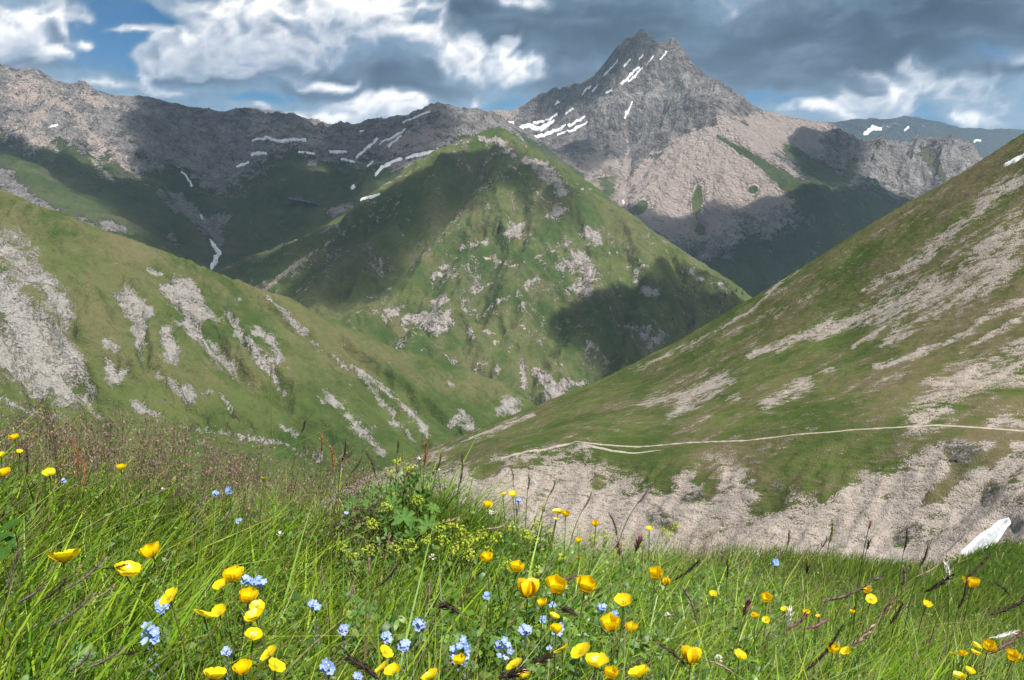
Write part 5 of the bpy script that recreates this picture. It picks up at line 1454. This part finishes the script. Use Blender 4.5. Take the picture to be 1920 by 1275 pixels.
P += panicles(60, -.34, -.1, 2.0, 2.5, .18, .27, PUR, 2005, size=.0056)
P += panicles(60, .02, .28, 2.2, 3.8, .20, .32, [(.29, .17, .16), (.34, .22, .20)], 2011, dens=30)
P += panicles(90, .22, .72, 1.5, 5.0, .20, .34, [(.30, .20, .17), (.36, .27, .20), (.25, .16, .14)], 2021, dens=26, spread=.16)
P += panicles(90, -.7, .3, .95, 1.9, .16, .26, [(.26, .17, .12), (.34, .26, .16), (.22, .14, .10)], 2031, dens=26, spread=.16, size=.0036)
V, F, C, o_ = [], [], [], 0
for v, f, c in P:
    V.append(v); F.append(f + o_); C.append(c); o_ += len(v)
M_PAN = leaf_mat("panicle", col_attr='tint', rough=.7, trans=.3, spec=.15)
add_obj("panicle_grass", mesh_np("panicle_grass", np.concatenate(V), np.concatenate(F), M_PAN, True, {'tint': np.concatenate(C)}), kind="stuff", label="hazy purple brown seed heads of fine grass along the brow", cat="grass")

# ---------------------------------------------------------------- low leafy herbs between the grass
def herb_leaves(n, t0, t1, y0, y1, h0, h1, s0, s1, tint, seed, gate=None):
    r_ = np.random.default_rng(seed)
    y = np.exp(r_.uniform(math.log(y0), math.log(y1), n)); x = r_.uniform(t0, t1, n) * y
    if gate is not None:
        k = r_.uniform(0, 1, n) < gate(x, y); x, y = x[k], y[k]
    n = len(x)
    c = np.stack([x, y, ground(x, y) + r_.uniform(h0, h1, n)], -1)
    nrm = r_.normal(size=(n, 3)) * .45 + np.array([0, -.35, 1]); nrm /= np.linalg.norm(nrm, axis=1)[:, None]
    u = np.cross(nrm, r_.normal(size=(n, 3))); u /= np.linalg.norm(u, axis=1)[:, None]; v = np.cross(nrm, u)
    L = r_.uniform(s0, s1, n)[:, None]; Wd = L * r_.uniform(.35, .6, n)[:, None]
    V = np.stack([c - u * L * .5, c - u * L * .18 + v * Wd * .45 + nrm * L * .06, c + u * L * .2 + v * Wd * .42 + nrm * L * .05, c + u * L * .5 - nrm * L * .08, c + u * L * .2 - v * Wd * .42 + nrm * L * .05, c - u * L * .18 - v * Wd * .45 + nrm * L * .06], 1).reshape(-1, 3)
    F = (np.arange(n)[:, None, None] * 6 + np.array([(0, 5, 1), (1, 5, 4), (1, 4, 2), (2, 4, 3)])[None]).reshape(-1, 3)
    col = np.array(tint)[r_.integers(0, len(tint), n)] * r_.uniform(.65, 1.4, n)[:, None]
    return V, F, np.repeat(col, 6, 0)
HG = [(.10, .21, .035), (.14, .26, .04), (.075, .17, .04), (.19, .29, .05), (.11, .21, .06)]
P = [herb_leaves(9000, -.25, .42, 1.15, 3.0, .06, .20, .011, .028, HG, 2101, gate=lambda x, y: .25 + .75 * (fbm(x * 3, y * 3, 3, 5) > -.05)),
     herb_leaves(9000, -.8, .9, .7, 2.4, .05, .17, .008, .022, HG, 2103), herb_leaves(4000, .3, .8, 1.4, 5.0, .05, .14, .010, .022, HG, 2105)]
V, F, C, o_ = [], [], [], 0
for v, f, c in P:
    V.append(v); F.append(f + o_); C.append(c); o_ += len(v)
add_obj("herb_undergrowth", mesh_np("herb_undergrowth", np.concatenate(V), np.concatenate(F), M_BLADE, True, {'tint': np.concatenate(C)}), kind="stuff", label="small broad herb leaves between the grass blades", cat="undergrowth")

# ---------------------------------------------------------------- lady's mantle with lobed leaves
m_leaf, N = new_mat("mantle_leaf")
oc = N.n('ShaderNodeTexCoord').outputs['Object']
oi = N.n('ShaderNodeObjectInfo').outputs['Random']
lc = N.mix(oi, (.085, .20, .030, 1), (.14, .26, .040, 1))
lc = N.mix(N.smooth(N.noise(oc, 3.0, 4, .6), .35, .7), lc, (.060, .15, .025, 1))
finish(N, lc, .5, N.noise(oc, 12, 3, .6), .25, .06, spec=.3, trans=.32)
def lobed_leaf(name, lobes, depth, seed, mat, span=5.2):
    """unit leaf, fan of lobes with a fold down each vein; stalk joins at the origin"""
    r_ = random.Random(seed)
    V = [(0, 0, 0)]; F = []
    k = lobes * 6
    for ring in (0.5, 1.0):
        for j in range(k + 1):
            a = -span / 2 + span * j / k + math.pi / 2
            ph = (j % 6) / 6.0
            tooth = 1 - depth * abs(2 * ph - 1) ** 1.5 if ring == 1.0 else 1.0
            rr = ring * tooth * (1 if ring < 1 else (.92 + .08 * math.sin(j * 2.3 + seed)))
            fold = .10 * ring * math.cos(2 * math.pi * ph)
            V.append((rr * math.cos(a), rr * math.sin(a), .16 * ring ** 2 + fold * .7 + r_.uniform(-.01, .01)))
    for j in range(k):
        F.append((0, 1 + j, 2 + j))
        a = 1 + j; b = 1 + (k + 1) + j
        F += [(a, b, b + 1), (a, b + 1, a + 1)]
    return mesh_np(name, V, np.array(F), mat)
LEAVES = [lobed_leaf("leaf", 7, .34, s, m_leaf) for s in (1, 2, 3)]
m_stalk = leaf_mat("leaf_stalk", color=(.12, .16, .05), rough=.6, trans=.2)
def leafy(name, label, cat, spots, meshes, h, base=None, tiltr=(.5, 1.1), stalk=m_stalk):
    pts = [on_ray(x, y, h + (dh if len(s) else 0)) for (x, y, w, *s) in spots for dh in [s[0] if s else 0]]
    c = np.mean(pts, 0); b = np.array([c[0], c[1] + .03, 0]); b[2] = float(ground(b[0], b[1])) - .01
    root = add_obj(name, None, label=label, cat=cat, loc=b)
    for i, ((x, y, w, *s), p) in enumerate(zip(spots, pts)):
        r_ = random.Random(i * 5 + int(x))
        sc = w * .5 * np.linalg.norm(p) / FPX
        lf = add_obj("leaf", meshes[i % len(meshes)], root, loc=p - b, rot=(r_.uniform(*tiltr), r_.uniform(-.35, .35), r_.uniform(-1.2, 1.2)), scale=sc)
        q = (np.array([b[0], b[1], b[2]]) - p)
        v, f = tube(bez((0, 0, 0), q * .5 + np.array([0, 0, .03]), q, 6), [.0009, .001, .0012, .0013, .0014, .0015], 4)
        add_obj("leaf_stalk", mesh_np("leaf_stalk", v, f, stalk), root, loc=p - b)
    return root
leafy("ladys_mantle", "leafy green clump with large lobed leaves on the tussock", "plant",
      [(775, 905, 46), (792, 936, 52), (735, 948, 46), (757, 975, 56), (705, 925, 38), (690, 942, 32), (803, 986, 48), (770, 1004, 42), (660, 946, 36), (722, 972, 38), (832, 1000, 32), (650, 980, 32), (742, 918, 34), (812, 955, 34)], LEAVES, .20)
m_broad = leaf_mat("broad_leaf", color=(.055, .14, .020), rough=.6, spec=.15, trans=.35, var=(2.0, (.035, .095, .015, 1)))
def ovate(name, mat):
    V = []; F = []
    for i in range(7):
        u = i / 6
        hw = .40 * math.sin(math.pi * min(1, .06 + u * .94)) ** .8
        for j in range(5):
            v = j / 4 * 2 - 1
            V.append((hw * v, u * 1.6 - .3, .12 * abs(v) * hw + .25 * u * (1 - u) - .1 * u * u))
    for i in range(6):
        for j in range(4):
            a = i * 5 + j; F.append((a, a + 1, a + 6, a + 5))
    return mesh_np(name, V, F, mat)
leafy("broad_leaf_plant", "dark broad-leaved plant at the left frame edge", "plant", [(8, 990, 42), (22, 1020, 38), (4, 1046, 42), (34, 1004, 28), (-12, 1015, 42)], [ovate("leaf", m_broad)], .22, tiltr=(.2, 1.0))
m_pale = leaf_mat("pale_leaf", color=(.12, .22, .08), rough=.5, trans=.3)
leafy("cut_leaf_herb", "pale lobed leaves low in the grass near the bottom left corner", "plant", [(155, 1226, 42), (140, 1246, 36), (172, 1240, 30)], [lobed_leaf("leaf", 5, .5, 4, m_pale)], .16)

# ---------------------------------------------------------------- yellow-green flower sprays
m_bloom = leaf_mat("mantle_bloom", color=(.42, .46, .025), rough=.6, trans=.3, var=(1200, (.30, .38, .03, 1)))
SPRAY = [(745, 868, 26), (766, 877, 28), (732, 886, 24), (783, 937, 26), (724, 952, 28), (698, 984, 30), (842, 985, 34), (862, 1000, 36), (886, 1011, 36), (902, 1000, 30), (830, 1012, 30), (800, 1012, 26), (770, 1022, 30), (740, 1028, 30), (690, 1032, 28), (660, 1042, 26), (640, 1025, 24), (930, 1010, 30), (960, 990, 26), (985, 1002, 28), (1010, 985, 26), (1030, 1000, 26),
         (1000, 1012, 24), (950, 1060, 28), (1003, 1070, 26), (1110, 1010, 24), (880, 1040, 30), (850, 1032, 30), (1250, 1000, 26), (1266, 987, 20), (1135, 1005, 22), (1050, 1046, 24), (915, 1035, 26), (870, 1020, 30), (822, 990, 24)]
for i, (px, py, w) in enumerate(SPRAY):
    r_ = np.random.default_rng(3000 + i)
    p = on_ray(px, py, .22); W_ = w * .5 * np.linalg.norm(p) / FPX
    lab = ("upper yellow-green spray on top of the tussock" if i == 1 else "left yellow-green spray on top of the tussock" if i == 2 else "middle yellow-green spray on top of the tussock" if i == 0 else
           {3: "right", 4: "middle", 5: "lowest left"}[i] + " yellow-green spray among the lobed leaves of the tussock" if i in (3, 4, 5) else ORD[sorted(q[0] for q in SPRAY if q[0] > 1100).index(px)] + " yellow-green spray from the left on the right brow" if px > 1100 else
           ORD[sorted((q[0], q[1]) for k_, q in enumerate(SPRAY) if k_ > 5 and q[0] <= 1100).index((px, py))] + " yellow-green spray from the left in the mass below the tussock")
    root = add_obj("yellow_green_spray", None, label=lab, cat="flower", group="yellow-green sprays in the meadow", loc=p)
    k = 46
    c = r_.normal(size=(k, 3)); c /= np.linalg.norm(c, axis=1)[:, None]; c *= (r_.uniform(.15, 1, k) ** .5)[:, None] * W_
    c[:, 2] = c[:, 2] * .75 + .1 * W_
    V = []; F = []
    for q in range(k):
        nr = c[q] / (np.linalg.norm(c[q]) + 1e-6) + r_.normal(size=3) * .5 + np.array([0, -.3, .5]); nr /= np.linalg.norm(nr)
        u = np.cross(nr, [.3, .7, .2]); u /= np.linalg.norm(u); v = np.cross(nr, u); s = W_ * r_.uniform(.12, .2)
        o = len(V)
        V += [c[q] + nr * s * .3] + [c[q] + (u * math.cos(a) + v * math.sin(a)) * s * (1 if j % 2 == 0 else .55) for j, a in enumerate(np.arange(8) * math.pi / 4)]
        F += [(o, o + 1 + j, o + 1 + (j + 1) % 8) for j in range(8)]
    add_obj("bloom", mesh_np("bloom", np.array(V), np.array(F), m_bloom, False), root)
    L = []
    b = np.array([p[0] + r_.uniform(-.02, .02), p[1] + .02, 0]); b[2] = float(ground(b[0], b[1])) - .01
    hub = np.array([0, 0, -W_ * 1.6])
    L.append(tube(bez(b - p, (b - p) * .5 + [.01, 0, 0], hub, 5), [.0011, .001, .001, .0009, .0008], 4))
    for q in range(0, k, 4):
        L.append(tube([hub, (hub + c[q]) / 2 + [0, 0, -.1 * W_], c[q]], [.0006, .0005, .0003], 3))
    v, f = stack(L)
    add_obj("stem", mesh_np("stem", v, f, m_stem), root)

# ---------------------------------------------------------------- seed-head stalks one can pick out
SP_COL = {'dark': [(.055, .040, .032), (.10, .07, .05)], 'grey': [(.17, .13, .105), (.27, .215, .17)], 'tan': [(.30, .23, .15), (.42, .34, .23)], 'white': [(.62, .58, .52), (.78, .75, .70)], 'purple': [(.20, .10, .10), (.30, .17, .16)], 'rust': [(.30, .11, .05), (.40, .17, .08)], 'green': [(.16, .20, .05), (.25, .26, .08)], 'black': [(.030, .020, .018), (.07, .045, .035)]}
SP_MAT = {}
for k_, (a_, b_) in SP_COL.items():
    m, N = new_mat("seed_head_" + k_)
    oc = N.n('ShaderNodeNewGeometry').outputs['Position']
    finish(N, N.mix(N.smooth(N.noise(oc, 260, 3, .7), .35, .65), (*a_, 1), (*b_, 1)), .75, spec=.15, trans=.15)
    SP_MAT[k_] = m
def spike(px, py, Lpx, ang, kind, wpx, label, group=None, h=.29, bend=.25, name="grass_spike", awn=.5):
    """px,py is the middle of the head, ang its lean from the vertical (to the right), in degrees"""
    r_ = np.random.default_rng(int(px * 7 + py))
    p = on_ray(px, py, h, 2.5); d = np.linalg.norm(p)
    L = Lpx * d / FPX; Wd = max(wpx * d / FPX * .36, .0009)
    a = math.radians(ang)
    ax = np.array([math.sin(a), r_.uniform(-.15, .15), math.cos(a)]); ax /= np.linalg.norm(ax)
    base = -ax * L * .5; tip = ax * L * .5
    side = np.array([math.cos(a), 0, -math.sin(a)])
    root = add_obj(name, None, label=label, cat="grass stalk", group=group, loc=p)
    n = 10
    t = np.linspace(0, 1, n)
    core = base + (tip - base) * t[:, None] + np.outer(np.sin(t * math.pi) * L * bend * .25, side)
    prof = np.sin(np.clip(t * .93 + .06, 0, 1) * math.pi) ** .6
    L_ = [tube(core, np.maximum(prof * Wd * .62, .0003), 6)]
    k = int(min(120, 26 + Lpx * .9))
    q = r_.uniform(.02, .97, k)
    ci = np.stack([np.interp(q, t, core[:, j]) for j in range(3)], -1)
    pr = np.interp(q, t, prof) * Wd
    th = r_.uniform(0, 6.28, k)
    y_ = np.cross(ax, side)
    out = side[None] * np.cos(th)[:, None] + y_[None] * np.sin(th)[:, None]
    ln = Wd * r_.uniform(1.2, 2.4, k)[:, None] * (1 + awn)
    dr = ax[None] * .85 + out * .5
    c0 = ci + out * pr[:, None] * .35; c1 = c0 + dr * ln
    sd = np.cross(dr, out); sd /= np.linalg.norm(sd, axis=1)[:, None]
    mid = (c0 + c1) / 2 + out * Wd * .12
    V = np.stack([c0, mid + sd * Wd * .26, c1, mid - sd * Wd * .26], 1).reshape(-1, 3)
    F = (np.arange(k)[:, None, None] * 4 + np.array([(0, 1, 2), (0, 2, 3)])[None]).reshape(-1, 3)
    L_.append((V, F))
    v, f = stack(L_)
    add_obj("seed_head", mesh_np("seed_head", v, f, SP_MAT[kind]), root)
    b = np.array([p[0] - math.sin(a) * .10 + base[0], p[1] + .01, 0]); b[2] = float(ground(b[0], b[1])) - .01
    v, f = tube(bez(b - p, base - ax * .5 * abs(base[2] - (b - p)[2]), base, 8), np.linspace(.0012, .0008, 8) * max(1, d / 1.6), 4)
    add_obj("stem", mesh_np("stem", v, f, SP_MAT['green'] if kind in ('white', 'green', 'tan', 'purple') else m_stem), root)
SPK = [(30, 1045, 36, 25, 'grey', 6, "grey seed head leaning right at the left edge beside the broad leaves"), (16, 1085, 42, 22, 'grey', 6, "grey seed head low at the left edge under the broad leaves"), (58, 1112, 56, 55, 'grey', 8, "bushy grey-brown seed head slanting right near the left edge"), (100, 1106, 64, 50, 'dark', 7, "dark brown seed head slanting below the leftmost buttercup"),
       (158, 1076, 84, 52, 'grey', 8, "long twisted dry seed head pointing to the second buttercup"), (215, 1061, 44, 82, 'black', 6, "blackish seed head lying level just left of the second buttercup"), (135, 1142, 92, 52, 'grey', 7, "long grey seed head slanting across the lower left grass"), (190, 1112, 44, 58, 'tan', 6, "tan seed head tip under the second buttercup"),
       (150, 1240, 56, 48, 'grey', 7, "grey seed head slanting near the bottom left corner"), (198, 1232, 66, 58, 'grey', 7, "second grey seed head beside it near the bottom left corner"), (246, 1222, 34, 75, 'black', 6, "short black seed head end below the long forget-me-not spray"),
       (846, 1143, 34, -62, 'black', 15, "thick blackish-brown sedge head left of the row of three buttercups"), (682, 1255, 62, -55, 'black', 15, "large blackish sedge head slanting by the bottom edge left of centre"), (1012, 1236, 36, 70, 'black', 14, "black sedge head left of the bunch of three buttercups"), (958, 1262, 48, 68, 'black', 16, "black sedge head covering a buttercup at the bottom edge"), (1068, 1148, 32, -70, 'black', 13, "dark sedge head right under the row of three buttercups"),
       (1288, 1068, 62, 42, 'dark', 8, "dark spike leaning right beside the small buttercup pair"), (1292, 1132, 72, -24, 'grey', 9, "drooping grey seed head leaning left right of centre"), (1362, 1068, 40, -6, 'dark', 6, "upright dark spike between the pair and the ravine wall"), (1260, 1228, 66, -50, 'dark', 9, "dark bent spike touching the single round buttercup"), (1350, 1250, 50, -62, 'tan', 7, "tan bent spike right of the single round buttercup"),
       (1583, 1112, 80, 62, 'grey', 9, "large silky grey seed head sweeping right in the right meadow"), (1545, 1215, 105, 30, 'dark', 8, "long dark spike leaning right above the two touching buttercups"), (1612, 1196, 50, 45, 'tan', 12, "fluffy tan seed head beside the two touching buttercups"), (1490, 1168, 50, 50, 'purple', 9, "purple seed head slanting in the right meadow"), (1530, 1170, 46, 70, 'purple', 8, "purple seed head lying nearly level in the right meadow"),
       (1697, 1012, 42, 2, 'dark', 6, "upright dark spike standing before the ravine wall"), (1733, 1040, 40, 10, 'dark', 6, "dark spike just left of the pale straw seed head"), (1744, 1066, 48, 58, 'tan', 6, "pale straw seed head lying to the right before the green mound"), (1776, 1077, 40, -14, 'white', 9, "white fluffy nodding seed head before the green mound"), (1758, 1094, 52, 48, 'black', 8, "black arched seed head touching the white nodding one"), (1832, 1062, 56, 42, 'dark', 6, "thin dark spike leaning right before the green mound"),
       (1898, 1132, 74, 58, 'dark', 8, "dark seed head at the right frame edge"), (1880, 1105, 34, -50, 'dark', 6, "small dark spike leaning left near the right frame edge"), (1805, 1110, 60, 8, 'dark', 6, "dark upright spike left of the flat wide buttercup"), (1693, 1085, 40, 3, 'grey', 8, "grey upright seed head below the dark spike before the wall"), (1660, 1140, 50, 38, 'purple', 7, "purple spike beside the two small touching buttercups"), (1680, 1150, 44, 30, 'dark', 7, "dark spike right of the purple one in the right meadow"),
       (1478, 1008, 28, 3, 'purple', 6, "short purple spike before the bare ravine wall"), (1557, 998, 44, 2, 'green', 7, "green-brown spike before the bare ravine wall"), (1545, 1018, 24, 22, 'purple', 5, "small purple spike leaning beside the green-brown one"), (1627, 1022, 18, 3, 'dark', 7, "short dark bud-like head before the ravine wall"), (1630, 985, 16, 3, 'rust', 5, "tiny rust-tipped stalk before the ravine wall"), (1513, 1068, 16, 0, 'black', 8, "small black head in the right meadow below the wall"),
       (1885, 1205, 60, 55, 'purple', 9, "purple seed head above the lower right corner buttercups"), (1880, 1190, 40, 75, 'white', 8, "pale seed head on a long arching stalk in the right corner"), (1640, 1085, 26, 60, 'grey', 8, "small grey fluffy head in the right meadow under the wall"), (1398, 1140, 30, 15, 'purple', 12, "plump purple flower spike in the mid right meadow"), (1478, 1160, 26, 10, 'white', 11, "whitish plume below a small buttercup in the mid right meadow"),
       (1150, 985, 44, -18, 'dark', 6, "dark bent spike on the brow right of centre"), (990, 905, 30, 4, 'dark', 5, "fine dark spike above the brow buttercups"), (960, 890, 26, -8, 'purple', 5, "fine purple spike left above the brow buttercups"), (1035, 915, 34, 20, 'purple', 5, "purple spike leaning above the brow before the wall"), (1100, 940, 40, 25, 'purple', 5, "slender purple spike before the bare wall"), (1205, 930, 40, 30, 'purple', 5, "slender arching purple spike before the bare wall right of centre"),
       (602, 832, 36, 6, 'rust', 6, "upright reddish-brown head on the brow left of the tussock"), (622, 858, 40, -4, 'rust', 7, "second reddish-brown head beside it on the brow"), (644, 845, 46, 12, 'dark', 6, "dark spike leaning right on the brow left of the tussock"), (694, 868, 50, -22, 'dark', 6, "dark spike leaning left over the tussock"), (668, 872, 40, 35, 'dark', 5, "dark slanting spike at the left foot of the tussock"), (568, 800, 26, 20, 'dark', 6, "feathery dark head high over the left brow"),
       (745, 838, 26, 4, 'dark', 5, "short dark spike above the tussock"), (796, 852, 46, 4, 'rust', 8, "thick rust-red upright spike on top of the tussock"), (862, 885, 70, 6, 'dark', 6, "tall dark spike on the right shoulder of the tussock"), (822, 868, 36, 14, 'dark', 5, "dark spike just right of the rust-red one"), (880, 935, 30, 20, 'tan', 5, "tan spike at the right edge of the tussock"),
       (140, 858, 70, 3, 'rust', 5, "dark rusty dock-like stalk standing in the purple grass"), (155, 882, 50, -3, 'rust', 5, "second rusty stalk beside the dock-like one"), (47, 860, 60, 2, 'dark', 5, "thin dark stalk among the left brow buttercups"), (508, 690, 18, 6, 'tan', 7, "very tall thin pale stalk rising against the left hillside"), (749, 760, 30, -2, 'tan', 4, "tall thin yellowish stalk rising above the tussock"),
       (655, 1115, 40, 25, 'tan', 7, "tan drooping flower head left of the centre meadow"), (690, 1065, 34, 5, 'tan', 6, "pale straw spike in the mid meadow"), (800, 1115, 56, 8, 'tan', 8, "upright straw-coloured spike in the mid meadow"), (870, 1110, 70, 25, 'green', 12, "greenish feathery plume left of the row of three buttercups"), (725, 1080, 70, 40, 'dark', 7, "dark spike leaning right in the mid meadow"), (1055, 1085, 50, 75, 'purple', 11, "brownish-purple fluffy head above the row of three buttercups"),
       (845, 975, 30, 70, 'tan', 8, "pinkish straw head lying under the tussock leaves"), (930, 988, 34, 78, 'tan', 7, "pinkish straw head lying below the brow buttercups"), (1195, 1020, 30, 10, 'purple', 14, "plump purple flower head on the right brow"), (1160, 1030, 26, -10, 'purple', 12, "smaller plump purple head left of the one on the right brow")]
for s_ in SPK:
    spike(*s_, group="seed-head stalks in the meadow", h=.30 if s_[1] > 1000 else .33)

# ---------------------------------------------------------------- rocks set in the ravine wall
m_rock, N = new_mat("dark_boulder")
pos = N.n('ShaderNodeNewGeometry').outputs['Position']
rn = N.noise(pos, 1.6, 6, .7); rn2 = N.noise(pos, 7.0, 4, .7)
finish(N, N.ramp(N.math('ADD', N.math('MULTIPLY', rn, .6), N.math('MULTIPLY', rn2, .4)), [(.40, (.022, .021, .020)), (.5, (.075, .07, .066)), (.62, (.17, .16, .148))]), .95, rn2, .8, .25, spec=.05)
import bmesh
def boulder(px, py, wpx, hpx, label, seed):
    p = T_rh.hit(px, py)
    if p is None:
        return
    e_ = 2.5; zx = float(T_rh.height(p[0] + e_, p[1]) - T_rh.height(p[0] - e_, p[1])) / (2 * e_); zy = float(T_rh.height(p[0], p[1] + e_) - T_rh.height(p[0], p[1] - e_)) / (2 * e_)
    nrm = np.array([-zx, -zy, 1.0]); nrm /= np.linalg.norm(nrm)
    s = wpx * .5 * np.linalg.norm(p) / FPX; sh = hpx * .5 * np.linalg.norm(p) / FPX
    bm = bmesh.new(); bmesh.ops.create_icosphere(bm, subdivisions=4, radius=1)
    V = np.array([v.co[:] for v in bm.verts]); F = np.array([[l.index for l in f.verts] for f in bm.faces]); bm.free()
    n1 = ridged(V[:, 0] * 1.6 + V[:, 2] * .8 + seed, V[:, 1] * 1.6 + V[:, 2] * 1.3, 4, seed)
    V = V * (.72 + .6 * n1)[:, None]
    V = np.sign(V) * np.abs(V) ** .85
    V *= np.array([s, s * .8, sh])
    add_obj("boulder", mesh_np("boulder", V, F, m_rock), label=label, cat="rock", loc=p - nrm * s * .8)
boulder(1803, 852, 62, 40, "large dark rock outcrop just below the path at the right", 3)

# ---------------------------------------------------------------- scattered conifers on the far flank
m_trunk = leaf_mat("conifer_bark", color=(.06, .045, .035), rough=.9, trans=0.0)
m_needle = leaf_mat("conifer_needles", color=(.022, .042, .016), rough=.8, trans=.1)
def conifer_meshes(seed):
    r_ = random.Random(seed)
    V = []; F = []
    for i in range(9):
        z = .10 + .88 * i / 9; rr = .24 * (1 - i / 9.6) * r_.uniform(.8, 1.15)
        k = 9; o = len(V)
        V.append((0, 0, z + .17 * (1 - i / 12)))
        for j in range(k):
            a = 2 * math.pi * (j + r_.random() * .6) / k; q = rr * r_.uniform(.6, 1.15)
            V.append((q * math.cos(a), q * math.sin(a), z - r_.uniform(0, .05)))
        F += [(o, o + 1 + j, o + 1 + (j + 1) % k) for j in range(k)]
    v, f = tube([(0, 0, -.08), (0, 0, .5), (0, 0, .98)], [.025, .015, .004], 5)
    return mesh_np("crown", V, np.array(F), m_needle, False), mesh_np("trunk", v, f, m_trunk)
CON = [conifer_meshes(s) for s in (1, 2, 3)]
for i, (px, py, hp) in enumerate([(1388, 537, 11), (1397, 543, 10), (1404, 550, 12), (1381, 547, 9), (1392, 553, 11), (1374, 551, 8), (1290, 612, 10), (1301, 606, 9), (1248, 628, 9), (1262, 602, 10), (1172, 587, 9), (1200, 597, 10), (1216, 601, 8), (1246, 640, 9), (1312, 532, 8), (1182, 620, 8), (1132, 602, 9), (1335, 560, 10), (1350, 570, 9), (1326, 580, 10), (1360, 556, 9), (1270, 625, 8), (893, 603, 7), (1302, 548, 7)]):
    p = T_mid.hit(px, py)
    if p is None:
        continue
    H = hp * np.linalg.norm(p) / FPX
    root = add_obj("conifer", None, label=ORD[i if i < 22 else i - 1] + " of the small dark conifers on the centre hill's lower right flank" if i != 22 else "lone tiny conifer on the sunlit front of the centre hill", cat="tree", group="conifers on the centre hill", loc=p, rot=(0, 0, i), scale=H)
    cr, tk = CON[i % 3]
    add_obj("trunk", tk, root); add_obj("crown", cr, root)
